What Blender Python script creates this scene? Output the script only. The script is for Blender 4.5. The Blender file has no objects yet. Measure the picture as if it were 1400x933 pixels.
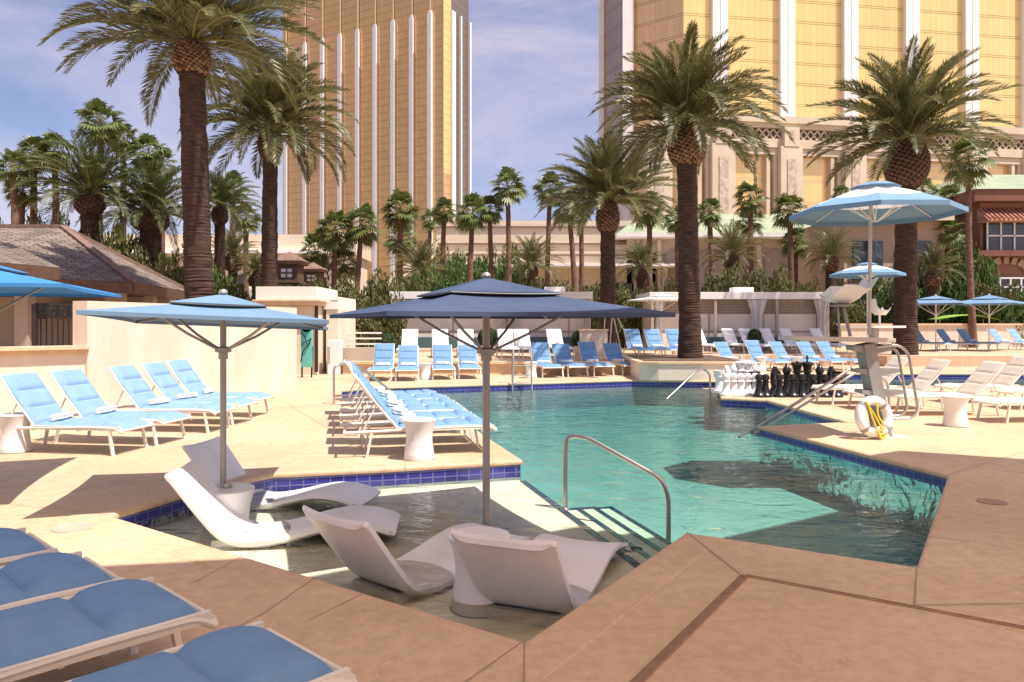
import bpy, bmesh, math, random
from mathutils import Vector, Matrix, noise
from mathutils.geometry import tessellate_polygon
R = math.radians
PI = math.pi
scene = bpy.context.scene
COL = scene.collection

# ------------------------------------------------------------------ camera, sky, sun, exposure
EYE = 1.7
cam = bpy.data.cameras.new('camera'); camo = bpy.data.objects.new('camera', cam); COL.objects.link(camo)
camo.location = (0, 0, EYE); camo.rotation_euler = (R(90), 0, 0)
cam.sensor_width = 36; cam.lens = 26.2; cam.shift_y = -23.5/1400; cam.clip_end = 4000; cam.clip_start = .05
scene.camera = camo
SUN_DIR = Vector((.80, -.52, 1.9)).normalized()        # towards the sun
sun = bpy.data.lights.new('sun', 'SUN'); sun.energy = 4.7; sun.angle = R(.5); sun.color = (1.0, .94, .855)
suno = bpy.data.objects.new('sun', sun); COL.objects.link(suno)
suno.rotation_euler = SUN_DIR.to_track_quat('Z', 'Y').to_euler()
world = bpy.data.worlds.new('World'); scene.world = world; world.use_nodes = True
wn = world.node_tree; wn.nodes.clear()
wo = wn.nodes.new('ShaderNodeOutputWorld'); wb = wn.nodes.new('ShaderNodeBackground')
sky = wn.nodes.new('ShaderNodeTexSky'); sky.sky_type = 'NISHITA'; sky.sun_disc = False
sky.sun_elevation = math.asin(SUN_DIR.z); sky.sun_rotation = math.atan2(SUN_DIR.x, SUN_DIR.y)
sky.air_density = 1.0; sky.dust_density = 1.5; sky.ozone_density = 3.0
wb.inputs['Strength'].default_value = .107
tc = wn.nodes.new('ShaderNodeTexCoord'); mp = wn.nodes.new('ShaderNodeMapping'); mp.inputs['Scale'].default_value = (1.0, 1.0, 3.2)
mp.inputs['Location'].default_value = (.35, .1, .25)
nz = wn.nodes.new('ShaderNodeTexNoise'); nz.inputs['Scale'].default_value = 2.3; nz.inputs['Detail'].default_value = 8; nz.inputs['Roughness'].default_value = .58; nz.inputs['Distortion'].default_value = .5
rp = wn.nodes.new('ShaderNodeValToRGB'); rp.color_ramp.elements[0].position = .40; rp.color_ramp.elements[1].position = .72
rp.color_ramp.elements[0].color = (0, 0, 0, 1); rp.color_ramp.elements[1].color = (.85, .85, .85, 1)
tint = wn.nodes.new('ShaderNodeMix'); tint.data_type = 'RGBA'; tint.blend_type = 'MULTIPLY'; tint.inputs[0].default_value = 1.0
tint.inputs[7].default_value = (1.06, .88, .96, 1)
mx = wn.nodes.new('ShaderNodeMix'); mx.data_type = 'RGBA'; mx.inputs[7].default_value = (4.9, 4.45, 5.1, 1)
L = wn.links.new
L(tc.outputs['Generated'], mp.inputs[0]); L(mp.outputs[0], nz.inputs['Vector']); L(nz.outputs[0], rp.inputs[0])
L(sky.outputs[0], tint.inputs[6]); L(tint.outputs[2], mx.inputs[6]); L(rp.outputs[0], mx.inputs[0]); L(mx.outputs[2], wb.inputs[0]); L(wb.outputs[0], wo.inputs[0])
scene.view_settings.view_transform = 'Standard'; scene.view_settings.look = 'None'
scene.view_settings.exposure = 0.60; scene.view_settings.gamma = 1.0; scene.view_settings.use_curve_mapping = False
scene.cycles.max_bounces = 8; scene.cycles.transparent_max_bounces = 24
scene.cycles.caustics_reflective = False; scene.cycles.caustics_refractive = False

# ------------------------------------------------------------------ where a point of the ground plan lies (metres, eye 1.7 m up)
FL, HZ, CXX = 1020.0, 443.0, 700.0
def gp(px, py, z=0.0):
    D = FL*(EYE - z)/(py - HZ)
    return Vector(((px - CXX)*D/FL, D, z))
def dp(px, py, D): return Vector(((px - CXX)*D/FL, D, EYE + (HZ - py)*D/FL))
def g2(px, py, z=0.0):
    v = gp(px, py, z); return (v.x, v.y)

# ------------------------------------------------------------------ materials
MATS = {}
def mk(name, c1, c2=None, scale=4.0, rough=.7, bump=0.0, bscale=30.0, metal=0.0, stretch=(1, 1, 1), contrast=(.35, .65), spec=.5, transl=0.0, detail=6):
    if name in MATS: return MATS[name]
    m = bpy.data.materials.new(name); m.use_nodes = True; nt = m.node_tree; n = nt.nodes; l = nt.links.new
    b = n['Principled BSDF']; b.inputs['Roughness'].default_value = rough; b.inputs['Metallic'].default_value = metal
    b.inputs['Specular IOR Level'].default_value = spec
    b.inputs['Base Color'].default_value = (*c1, 1)
    t = n.new('ShaderNodeTexCoord'); mpn = n.new('ShaderNodeMapping'); mpn.inputs['Scale'].default_value = stretch; l(t.outputs['Object'], mpn.inputs[0])
    if c2:
        nn = n.new('ShaderNodeTexNoise'); nn.inputs['Scale'].default_value = scale; nn.inputs['Detail'].default_value = detail; l(mpn.outputs[0], nn.inputs['Vector'])
        rr = n.new('ShaderNodeValToRGB'); rr.color_ramp.elements[0].position = contrast[0]; rr.color_ramp.elements[1].position = contrast[1]
        rr.color_ramp.elements[0].color = (*c1, 1); rr.color_ramp.elements[1].color = (*c2, 1)
        l(nn.outputs[0], rr.inputs[0]); l(rr.outputs[0], b.inputs['Base Color'])
    if bump:
        bn = n.new('ShaderNodeTexNoise'); bn.inputs['Scale'].default_value = bscale; bn.inputs['Detail'].default_value = 5; l(mpn.outputs[0], bn.inputs['Vector'])
        bb = n.new('ShaderNodeBump'); bb.inputs['Strength'].default_value = bump; bb.inputs['Distance'].default_value = .02
        l(bn.outputs[0], bb.inputs['Height']); l(bb.outputs[0], b.inputs['Normal'])
    if transl:
        tr = n.new('ShaderNodeBsdfTranslucent'); ms = n.new('ShaderNodeMixShader'); ms.inputs[0].default_value = transl
        if c2: l(rr.outputs[0], tr.inputs[0])
        else: tr.inputs[0].default_value = (*c1, 1)
        l(b.outputs[0], ms.inputs[1]); l(tr.outputs[0], ms.inputs[2]); l(ms.outputs[0], n['Material Output'].inputs[0])
    MATS[name] = m; return m

def deck_mat():
    m = bpy.data.materials.new('deck_concrete'); m.use_nodes = True; nt = m.node_tree; n = nt.nodes; l = nt.links.new
    b = n['Principled BSDF']; b.inputs['Roughness'].default_value = .62
    t = n.new('ShaderNodeTexCoord')
    a = n.new('ShaderNodeTexNoise'); a.inputs['Scale'].default_value = .55; a.inputs['Detail'].default_value = 7; a.inputs['Distortion'].default_value = .6
    c = n.new('ShaderNodeTexNoise'); c.inputs['Scale'].default_value = 9; c.inputs['Detail'].default_value = 9; c.inputs['Roughness'].default_value = .7
    l(t.outputs['Object'], a.inputs[0]); l(t.outputs['Object'], c.inputs[0])
    r1 = n.new('ShaderNodeValToRGB'); r1.color_ramp.elements[0].position = .3; r1.color_ramp.elements[1].position = .7
    r1.color_ramp.elements[0].color = (.60, .41, .255, 1); r1.color_ramp.elements[1].color = (.74, .54, .36, 1)
    r2 = n.new('ShaderNodeValToRGB'); r2.color_ramp.elements[0].position = .28; r2.color_ramp.elements[1].position = .75
    r2.color_ramp.elements[0].color = (.74, .70, .66, 1); r2.color_ramp.elements[1].color = (1.08, 1.06, 1.05, 1)
    mm = n.new('ShaderNodeMix'); mm.data_type = 'RGBA'; mm.blend_type = 'MULTIPLY'; mm.inputs[0].default_value = 1
    # hairline cracks and veins of the textured stone
    wv = n.new('ShaderNodeTexVoronoi'); wv.feature = 'DISTANCE_TO_EDGE'; wv.inputs['Scale'].default_value = .9
    nd = n.new('ShaderNodeTexNoise'); nd.inputs['Scale'].default_value = 1.6; nd.inputs['Detail'].default_value = 6
    ad = n.new('ShaderNodeVectorMath'); ad.operation = 'ADD'; sc = n.new('ShaderNodeVectorMath'); sc.operation = 'SCALE'; sc.inputs[3].default_value = 1.5
    l(t.outputs['Object'], nd.inputs[0]); l(nd.outputs[1], sc.inputs[0]); l(t.outputs['Object'], ad.inputs[0]); l(sc.outputs[0], ad.inputs[1]); l(ad.outputs[0], wv.inputs[0])
    r3 = n.new('ShaderNodeValToRGB'); r3.color_ramp.elements[0].position = 0; r3.color_ramp.elements[1].position = .012
    r3.color_ramp.elements[0].color = (.80, .74, .68, 1); r3.color_ramp.elements[1].color = (1, 1, 1, 1)
    l(wv.outputs[0], r3.inputs[0])
    mm2 = n.new('ShaderNodeMix'); mm2.data_type = 'RGBA'; mm2.blend_type = 'MULTIPLY'
    # cracks fade in and out
    nf = n.new('ShaderNodeTexNoise'); nf.inputs['Scale'].default_value = 1.1; rf = n.new('ShaderNodeValToRGB'); rf.color_ramp.elements[0].position = .5; rf.color_ramp.elements[1].position = .62
    l(t.outputs['Object'], nf.inputs[0]); l(nf.outputs[0], rf.inputs[0]); l(rf.outputs[0], mm2.inputs[0])
    l(a.outputs[0], r1.inputs[0]); l(c.outputs[0], r2.inputs[0]); l(r1.outputs[0], mm.inputs[6]); l(r2.outputs[0], mm.inputs[7])
    l(mm.outputs[2], mm2.inputs[6]); l(r3.outputs[0], mm2.inputs[7]); l(mm2.outputs[2], b.inputs['Base Color'])
    bu = n.new('ShaderNodeBump'); bu.inputs['Strength'].default_value = .6; bu.inputs['Distance'].default_value = .012; l(c.outputs[0], bu.inputs['Height']); l(bu.outputs[0], b.inputs['Normal'])
    MATS['deck'] = m; return m
DECK = deck_mat()
COPING = mk('coping_stone', (.65, .445, .265), (.74, .54, .35), 5, .55, .2, 25)
STUCCO = mk('cream_stucco', (.64, .54, .43), (.76, .66, .545), 1.6, .85, .3, 40, stretch=(1, 1, .3))
STUCCOW = mk('pale_stucco', (.78, .73, .65), (.84, .79, .71), 1.5, .85, .1, 40)
WHITE = mk('white_paint', (.80, .79, .77), None, rough=.35)
WPLAS = mk('white_moulded_plastic', (.73, .71, .69), (.84, .82, .81), 2.2, .38, .05, 40)
FRAME = mk('cream_powder_coat', (.76, .71, .62), None, rough=.4)
STEEL = mk('brushed_steel', (.48, .44, .40), (.56, .52, .48), 8, .28, metal=.9, stretch=(1, 1, .2))
POLEG = mk('warm_grey_aluminium', (.34, .31, .28), (.42, .38, .34), 3, .42, metal=.35)
BLUEP = mk('blue_sling_fabric', (.145, .28, .465), (.175, .315, .515), 6, .85, .35, 160)
BLUEL = mk('pale_blue_sling_fabric', (.20, .33, .52), (.23, .37, .56), 6, .85, .3, 160)
WHITEF = mk('white_sling_fabric', (.78, .77, .75), (.83, .82, .80), 6, .85, .2, 160)
TANF = mk('sand_sling_fabric', (.66, .56, .45), (.72, .62, .51), 6, .85, .2, 160)
TOWEL = mk('white_towelling', (.82, .81, .80), (.88, .87, .86), 20, .95, .6, 90)
NAVY = mk('navy_canvas', (.042, .066, .130), (.056, .082, .155), 2, .8, .5, 4, transl=.06)
SKYC = mk('light_blue_canvas', (.17, .29, .44), (.20, .32, .47), 2, .8, .5, 4, transl=.15)
BRIGHT = mk('bright_blue_canvas', (.04, .24, .56), (.06, .28, .60), 2, .8, transl=.15)
WCAN = mk('white_canvas', (.78, .77, .76), None, rough=.85, transl=.2)
GCAN = mk('lime_canvas', (.30, .48, .08), None, rough=.85, transl=.2)
TCAN = mk('tan_canvas', (.50, .38, .28), (.56, .43, .32), 2, .85, transl=.1)
RUBBER = mk('dark_grey_plastic', (.07, .065, .065), None, rough=.5)
GREYM = mk('grey_painted_steel', (.26, .25, .245), (.31, .30, .29), 4, .5)
BRONZE = mk('dark_bronze_iron', (.045, .03, .025), None, rough=.5, metal=.3)
BLACK = mk('black_resin', (.012, .011, .012), None, rough=.28)
TEAL = mk('turquoise_panel', (.10, .45, .40), (.14, .52, .46), 5, .4)
PLANK = mk('tan_fibreglass_board', (.52, .46, .40), (.58, .52, .45), 6, .5)
YELLOW = mk('yellow_rope', (.70, .55, .03), None, rough=.7)
TRUNK = mk('palm_trunk_bark', (.032, .018, .012), (.085, .045, .029), 7, .95, .9, 22, stretch=(.5, .5, 2.5))
TRUNKF = mk('fan_palm_bark', (.12, .065, .045), (.22, .125, .085), 7, .95, .8, 18, stretch=(.6, .6, 2.5))
BOOT = mk('palm_leaf_base_stubs', (.13, .07, .042), (.29, .175, .105), 9, .9, .6, 30)
BOOTD = mk('palm_leaf_base_dark', (.07, .038, .026), (.13, .075, .05), 9, .9, .6, 30)
SKIRT = mk('dry_palm_leaf', (.22, .15, .08), (.30, .21, .11), 6, .9, transl=.2)
LEAFD = mk('date_palm_leaflets', (.075, .088, .030), (.215, .200, .085), .9, .45, transl=.25, contrast=(.3, .7))
LEAFD2 = mk('date_palm_leaflets_dark', (.055, .078, .026), (.130, .150, .055), .9, .45, transl=.2, contrast=(.3, .7))
RACHIS = mk('palm_leaf_stem', (.20, .18, .07), None, rough=.5)
LEAFF = mk('fan_palm_leaf', (.080, .118, .030), (.195, .225, .070), .8, .4, transl=.25, contrast=(.3, .7))
LEAFF2 = mk('fan_palm_leaf_olive', (.085, .110, .030), (.185, .200, .060), .8, .4, transl=.25, contrast=(.3, .7))
HEDGE = mk('hedge_leaf', (.065, .075, .018), (.165, .150, .045), .7, .6, transl=.2, contrast=(.3, .7))
HEDGEG = mk('hedge_leaf_green', (.045, .085, .018), (.120, .190, .035), .7, .6, transl=.2, contrast=(.3, .7))
BOX = mk('boxwood_leaf', (.022, .042, .012), (.045, .075, .022), 3, .6, transl=.1)
SOIL = mk('planting_bed', (.08, .05, .03), (.13, .09, .06), 4, .95, .5, 20)
POOLP = mk('pool_plaster', (.36, .43, .385), (.44, .50, .45), 1.2, .6)
LEDGEP = mk('ledge_plaster', (.84, .74, .55), (.90, .80, .62), 1.5, .6)
DTILE = mk('dark_blue_tile', (.015, .016, .06), (.02, .02, .09), 8, .15)
SHINGLE_D = (.16, .12, .095)
TERRA = mk('terracotta_stucco', (.25, .12, .08), (.30, .15, .10), 1, .85, .1, 20)
TERRAD = mk('dark_terracotta_stucco', (.17, .07, .05), (.20, .085, .06), 1, .85)
GREENR = mk('green_metal_roof', (.24, .30, .20), (.34, .38, .25), 1, .55)
PODIUM = mk('podium_limestone', (.60, .485, .35), (.68, .56, .42), .35, .85)
PODIUMD = mk('podium_carved_relief', (.42, .33, .25), (.66, .54, .43), 1.6, .85, .8, 3)
BEIGEB = mk('beige_stucco', (.66, .54, .40), (.72, .60, .45), .3, .85)
TAUPE = mk('taupe_panel', (.42, .35, .29), (.47, .40, .33), 1, .8)
CURTAIN = mk('white_curtain', (.78, .77, .76), (.84, .83, .82), 2, .9, transl=.25)
DGLASS = mk('dark_window_glass', (.035, .045, .05), None, rough=.08, spec=.8)
TEALG = mk('teal_cushion', (.06, .12, .13), None, rough=.8)
BROWNR = mk('brown_shingle', (.17, .10, .075), (.24, .15, .115), 6, .85, .5, 20)
BROWNW = mk('brown_stained_wood', (.10, .055, .035), (.14, .08, .05), 6, .7)
PATTERN = mk('drain_grate_brown', (.32, .19, .125), (.40, .25, .165), 12, .6)
PILAS = mk('white_precast_pilaster', (.80, .74, .70), (.86, .80, .76), .5, .7)

def gold_mat(name, tintc, floor_h, mull, rough=.18, base=(.80, .52, .20), metal=.75):
    """Mirror glass curtain wall: floor lines and mullions laid out in metres on the facade's UV."""
    m = bpy.data.materials.new(name); m.use_nodes = True; nt = m.node_tree; n = nt.nodes; l = nt.links.new
    b = n['Principled BSDF']; b.inputs['Roughness'].default_value = rough; b.inputs['Metallic'].default_value = metal
    uv = n.new('ShaderNodeUVMap'); uv.uv_map = 'UVMap'; sp = n.new('ShaderNodeSeparateXYZ'); l(uv.outputs[0], sp.inputs[0])
    def mth(op, a, bb, clamp=False):
        q = n.new('ShaderNodeMath'); q.operation = op; q.use_clamp = clamp
        for i, v in enumerate((a, bb)):
            if v is None: continue
            if isinstance(v, (int, float)): q.inputs[i].default_value = v
            else: l(v, q.inputs[i])
        return q.outputs[0]
    fv = mth('FRACT', mth('DIVIDE', sp.outputs[1], floor_h), None)
    fu = mth('FRACT', mth('DIVIDE', sp.outputs[0], mull), None)
    l1 = mth('LESS_THAN', fv, .035); l2 = mth('MULTIPLY', mth('GREATER_THAN', fv, .10), mth('LESS_THAN', fv, .135))
    lv = mth('MULTIPLY', mth('LESS_THAN', fu, .05), .38)
    lines = mth('MAXIMUM', mth('MULTIPLY', mth('MAXIMUM', l1, l2), .62), lv)
    wn_ = n.new('ShaderNodeTexWhiteNoise'); wn_.noise_dimensions = '2D'
    cb = n.new('ShaderNodeCombineXYZ'); l(mth('FLOOR', mth('DIVIDE', sp.outputs[0], mull), None), cb.inputs[0]); l(mth('FLOOR', mth('DIVIDE', sp.outputs[1], floor_h), None), cb.inputs[1])
    l(cb.outputs[0], wn_.inputs['Vector'])
    big = n.new('ShaderNodeTexNoise'); big.inputs['Scale'].default_value = .035; big.inputs['Detail'].default_value = 2; l(uv.outputs[0], big.inputs[0])
    val = mth('ADD', mth('MULTIPLY', wn_.outputs[0], .10), mth('ADD', mth('MULTIPLY', big.outputs[0], .25), .82))
    hs = n.new('ShaderNodeHueSaturation'); hs.inputs['Color'].default_value = (*base, 1); l(val, hs.inputs['Value'])
    mx_ = n.new('ShaderNodeMix'); mx_.data_type = 'RGBA'; l(lines, mx_.inputs[0]); l(hs.outputs[0], mx_.inputs[6]); mx_.inputs[7].default_value = (*tintc, 1)
    l(mx_.outputs[2], b.inputs['Base Color'])
    bn = n.new('ShaderNodeTexNoise'); bn.inputs['Scale'].default_value = .25; l(uv.outputs[0], bn.inputs[0])
    bu = n.new('ShaderNodeBump'); bu.inputs['Strength'].default_value = .25; bu.inputs['Distance'].default_value = .3; l(bn.outputs[0], bu.inputs['Height']); l(bu.outputs[0], b.inputs['Normal'])
    return m

def brick_mat(name, c1, c2, mortar, bw, bh, msize=.03, rough=.5, offset=.5, bump=.3, var=.5, spec=.5):
    m = bpy.data.materials.new(name); m.use_nodes = True; nt = m.node_tree; n = nt.nodes; l = nt.links.new
    b = n['Principled BSDF']; b.inputs['Roughness'].default_value = rough; b.inputs['Specular IOR Level'].default_value = spec
    uv = n.new('ShaderNodeUVMap'); uv.uv_map = 'UVMap'
    br = n.new('ShaderNodeTexBrick'); br.offset = offset; br.inputs['Scale'].default_value = 1.0
    br.inputs['Color1'].default_value = (*c1, 1); br.inputs['Color2'].default_value = (*c2, 1); br.inputs['Mortar'].default_value = (*mortar, 1)
    br.inputs['Mortar Size'].default_value = msize*bw; br.inputs['Brick Width'].default_value = bw; br.inputs['Row Height'].default_value = bh; br.inputs['Mortar Smooth'].default_value = .1
    l(uv.outputs[0], br.inputs[0])
    nn = n.new('ShaderNodeTexNoise'); nn.inputs['Scale'].default_value = 1.3; nn.inputs['Detail'].default_value = 6; l(uv.outputs[0], nn.inputs[0])
    rr = n.new('ShaderNodeValToRGB'); rr.color_ramp.elements[0].color = (1-var, 1-var, 1-var, 1); rr.color_ramp.elements[1].color = (1+var*.6, 1+var*.55, 1+var*.5, 1)
    rr.color_ramp.elements[0].position = .3; rr.color_ramp.elements[1].position = .7
    mm = n.new('ShaderNodeMix'); mm.data_type = 'RGBA'; mm.blend_type = 'MULTIPLY'; mm.inputs[0].default_value = 1
    l(nn.outputs[0], rr.inputs[0]); l(br.outputs[0], mm.inputs[6]); l(rr.outputs[0], mm.inputs[7]); l(mm.outputs[2], b.inputs['Base Color'])
    bu = n.new('ShaderNodeBump'); bu.inputs['Strength'].default_value = bump; bu.inputs['Distance'].default_value = .01; bu.invert = True
    l(br.outputs[1], bu.inputs['Height']); l(bu.outputs[0], b.inputs['Normal'])
    return m
TILE = brick_mat('cobalt_waterline_tile', (.035, .035, .22), (.05, .05, .30), (.16, .16, .36), .15, .075, .05, .12, 0.0, .4, .2)
SHINGLE = brick_mat('weathered_shingle_roof', SHINGLE_D, (.27, .21, .17), (.055, .04, .032), .35, .20, .05, .85, .5, .8, .3)
CLAD = brick_mat('grey_beige_panel_cladding', (.80, .72, .64), (.84, .76, .68), (.45, .38, .33), 2.6, .9, .02, .8, 0.0, .3, .1)

def water_mat(name, absorb, dens, bump=.036):
    m = bpy.data.materials.new(name); m.use_nodes = True; nt = m.node_tree; n = nt.nodes; l = nt.links.new
    n.remove(n['Principled BSDF']); out = n['Material Output']
    tr = n.new('ShaderNodeBsdfTransparent'); gl = n.new('ShaderNodeBsdfGlossy'); gl.inputs['Roughness'].default_value = .015
    fr = n.new('ShaderNodeFresnel'); fr.inputs['IOR'].default_value = 1.33; ms = n.new('ShaderNodeMixShader')
    t = n.new('ShaderNodeTexCoord'); mpn = n.new('ShaderNodeMapping'); mpn.inputs['Scale'].default_value = (1, 1.6, 1); mpn.inputs['Rotation'].default_value = (0, 0, .3); l(t.outputs['Object'], mpn.inputs[0])
    a = n.new('ShaderNodeTexNoise'); a.inputs['Scale'].default_value = 1.7; a.inputs['Detail'].default_value = 3; a.inputs['Distortion'].default_value = 1.0; l(mpn.outputs[0], a.inputs[0])
    c = n.new('ShaderNodeTexNoise'); c.inputs['Scale'].default_value = 6.5; c.inputs['Detail'].default_value = 2; c.inputs['Distortion'].default_value = .6; l(mpn.outputs[0], c.inputs[0])
    ad = n.new('ShaderNodeMath'); ad.operation = 'MULTIPLY_ADD'; l(c.outputs[0], ad.inputs[0]); ad.inputs[1].default_value = .22; l(a.outputs[0], ad.inputs[2])
    bu = n.new('ShaderNodeBump'); bu.inputs['Strength'].default_value = 1.0; bu.inputs['Distance'].default_value = bump; l(ad.outputs[0], bu.inputs['Height'])
    l(bu.outputs[0], gl.inputs['Normal']); l(bu.outputs[0], fr.inputs['Normal'])
    l(fr.outputs[0], ms.inputs[0]); l(tr.outputs[0], ms.inputs[1]); l(gl.outputs[0], ms.inputs[2]); l(ms.outputs[0], out.inputs[0])
    va = n.new('ShaderNodeVolumeAbsorption'); va.inputs['Color'].default_value = (*absorb, 1); va.inputs['Density'].default_value = dens; l(va.outputs[0], out.inputs['Volume'])
    return m
WATER = water_mat('pool_water', (.34, .80, .78), .58)

# ------------------------------------------------------------------ mesh helpers
class MB:
    def __init__(s): s.v = []; s.f = []; s.m = []; s.uv = {}; s.sm = []
    def add(s, vs, fs, mat=0, smooth=False, uvs=None):
        b = len(s.v); s.v += [tuple(p) for p in vs]
        for i, f in enumerate(fs):
            s.f.append([b + k for k in f]); s.m.append(mat); s.sm.append(smooth)
            if uvs: s.uv[len(s.f)-1] = uvs[i]
        return s
    def box(s, c, d, rot=None, mat=0, bevel=0):
        hx, hy, hz = d[0]/2, d[1]/2, d[2]/2
        if bevel:
            bm = bmesh.new(); bmesh.ops.create_cube(bm, size=1); bmesh.ops.scale(bm, vec=d, verts=bm.verts)
            bmesh.ops.bevel(bm, geom=bm.edges[:], offset=bevel, segments=2, affect='EDGES', profile=.7)
            vs = [v.co.copy() for v in bm.verts]; fs = [[v.index for v in f.verts] for f in bm.faces]; bm.free()
        else:
            vs = [Vector((x, y, z)) for z in (-hz, hz) for y in (-hy, hy) for x in (-hx, hx)]
            fs = [(0, 2, 3, 1), (4, 5, 7, 6), (0, 1, 5, 4), (2, 6, 7, 3), (0, 4, 6, 2), (1, 3, 7, 5)]
        if rot is not None: vs = [rot @ p for p in vs]
        c = Vector(c); return s.add([p + c for p in vs], fs, mat, False)
    def bar(s, a, b, w, h, mat=0, up=(0, 0, 1)):
        a, b = Vector(a), Vector(b); d = b - a; x = d.normalized(); y = Vector(up).cross(x)
        if y.length < 1e-4: y = Vector((0, 1, 0))
        y.normalize(); z = x.cross(y); M = Matrix((x, y, z)).transposed()
        return s.box((a + b)/2, (d.length, w, h), M, mat)
    def tube(s, pts, r, n=8, mat=0, closed=False, cap=True):
        pts = [Vector(p) for p in pts]; N = len(pts); rs = r if isinstance(r, (list, tuple)) else [r]*N
        vs = []; prev = None
        for i, p in enumerate(pts):
            if closed: t = pts[(i+1) % N] - pts[i-1]
            else: t = pts[min(i+1, N-1)] - pts[max(i-1, 0)]
            t.normalize()
            if prev is None:
                u = t.cross(Vector((0, 0, 1)));
                if u.length < .05: u = t.cross(Vector((1, 0, 0)))
            else: u = prev - t*prev.dot(t)
            u.normalize(); prev = u; w = t.cross(u)
            for k in range(n):
                a = 2*PI*k/n; vs.append(p + (u*math.cos(a) + w*math.sin(a))*rs[i])
        fs = []
        M = N if closed else N-1
        for i in range(M):
            for k in range(n):
                a = i*n + k; b = i*n + (k+1) % n; c = ((i+1) % N)*n + (k+1) % n; d = ((i+1) % N)*n + k
                fs.append((a, b, c, d))
        if cap and not closed: fs.append(list(range(n))[::-1]); fs.append([(N-1)*n + k for k in range(n)])
        return s.add(vs, fs, mat, True)
    def lathe(s, prof, n=24, c=(0, 0, 0), mat=0, sx=1, sy=1):
        c = Vector(c); vs = []
        for r, z in prof:
            for k in range(n):
                a = 2*PI*k/n; vs.append(c + Vector((r*sx*math.cos(a), r*sy*math.sin(a), z)))
        fs = [(i*n + k, i*n + (k+1) % n, (i+1)*n + (k+1) % n, (i+1)*n + k) for i in range(len(prof)-1) for k in range(n)]
        fs.append(list(range(n))[::-1]); fs.append([(len(prof)-1)*n + k for k in range(n)])
        return s.add(vs, fs, mat, True)
    def grid(s, P, mat=0, smooth=True, close=False):
        nu, nv = len(P), len(P[0]); vs = [p for row in P for p in row]
        fs = [(i*nv + j, i*nv + j+1, (i+1)*nv + j+1, (i+1)*nv + j) for i in range(nu-1) for j in range(nv-1)]
        return s.add(vs, fs, mat, smooth)
    def prism(s, poly, z0, z1, mat=0):
        n = len(poly); vs = [(x, y, z0) for x, y in poly] + [(x, y, z1) for x, y in poly]
        fs = [(i, (i+1) % n, n + (i+1) % n, n + i) for i in range(n)]
        tri = tessellate_polygon([[Vector((x, y, 0)) for x, y in poly]])
        for t in tri:
            fs.append([n + k for k in t]); fs.append(list(t)[::-1])
        return s.add(vs, fs, mat)
    def wall(s, pts, z0, z1, th, mat=0, u0=0):
        """a wall of thickness th along a polyline, with UVs in metres"""
        pts = [Vector((p[0], p[1], 0)) for p in pts]; N = len(pts); L_, R_ = [], []
        for i in range(N):
            d1 = (pts[i] - pts[i-1]).normalized() if i else (pts[1] - pts[0]).normalized()
            d2 = (pts[i+1] - pts[i]).normalized() if i < N-1 else d1
            d = (d1 + d2).normalized(); nn = Vector((-d.y, d.x, 0)); k = 1/max(.5, nn.dot(Vector((-d1.y, d1.x, 0))))
            L_.append(pts[i] + nn*k*th); R_.append(pts[i])
        u = u0
        for i in range(N-1):
            a, b, c, d = R_[i], R_[i+1], L_[i+1], L_[i]; ln = (b-a).length
            z = lambda p, h: Vector((p.x, p.y, h))
            vs = [z(a, z0), z(b, z0), z(b, z1), z(a, z1), z(d, z0), z(c, z0), z(c, z1), z(d, z1)]
            uvw = [(u, z0), (u+ln, z0), (u+ln, z1), (u, z1)]
            fs = [(0, 1, 2, 3), (5, 4, 7, 6), (3, 2, 6, 7), (1, 0, 4, 5)]
            us = [uvw, [uvw[1], uvw[0], uvw[3], uvw[2]], uvw, uvw]
            if i == 0: fs.append((0, 3, 7, 4)); us.append([(0, z0), (0, z1), (th, z1), (th, z0)])
            if i == N-2: fs.append((1, 5, 6, 2)); us.append([(0, z0), (th, z0), (th, z1), (0, z1)])
            s.add(vs, fs, mat, False, us); u += ln
        return s
    def build(s, name, mats, parent=None, loc=None, rz=0, auto=True):
        me = bpy.data.meshes.new(name); me.from_pydata(s.v, [], s.f)
        for m in (mats if isinstance(mats, (list, tuple)) else [mats]): me.materials.append(m)
        me.polygons.foreach_set('material_index', s.m); me.polygons.foreach_set('use_smooth', s.sm)
        if s.uv:
            ul = me.uv_layers.new(name='UVMap')
            for pi, uvs in s.uv.items():
                p = me.polygons[pi]
                for li, uvv in zip(p.loop_indices, uvs): ul.data[li].uv = uvv
        me.update()
        if auto and any(s.sm):
            try: me.set_sharp_from_angle(angle=R(40))
            except Exception: pass
        o = bpy.data.objects.new(name, me); COL.objects.link(o)
        if parent: o.parent = parent
        if loc is not None: o.location = loc
        if rz: o.rotation_euler.z = rz
        return o
def tag(o, label=None, cat=None, group=None, kind=None):
    if label: o['label'] = label
    if cat: o['category'] = cat
    if group: o['group'] = group
    if kind: o['kind'] = kind
    return o
def empty(name, loc, rz=0, label=None, cat=None, group=None):
    o = bpy.data.objects.new(name, None); COL.objects.link(o); o.location = loc; o.rotation_euler.z = rz; o.empty_display_size = .2
    return tag(o, label, cat, group)
def copy_tree(root, loc, rz=0, label=None, group=None, scale=1):
    r = root.copy(); COL.objects.link(r); r.location = loc; r.rotation_euler = (0, 0, rz); r.scale = (scale,)*3
    if label: r['label'] = label
    if group: r['group'] = group
    for ch in list(root.children):
        c = ch.copy(); COL.objects.link(c); c.parent = r
        for g in list(ch.children):
            d = g.copy(); COL.objects.link(d); d.parent = c
    return r
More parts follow.
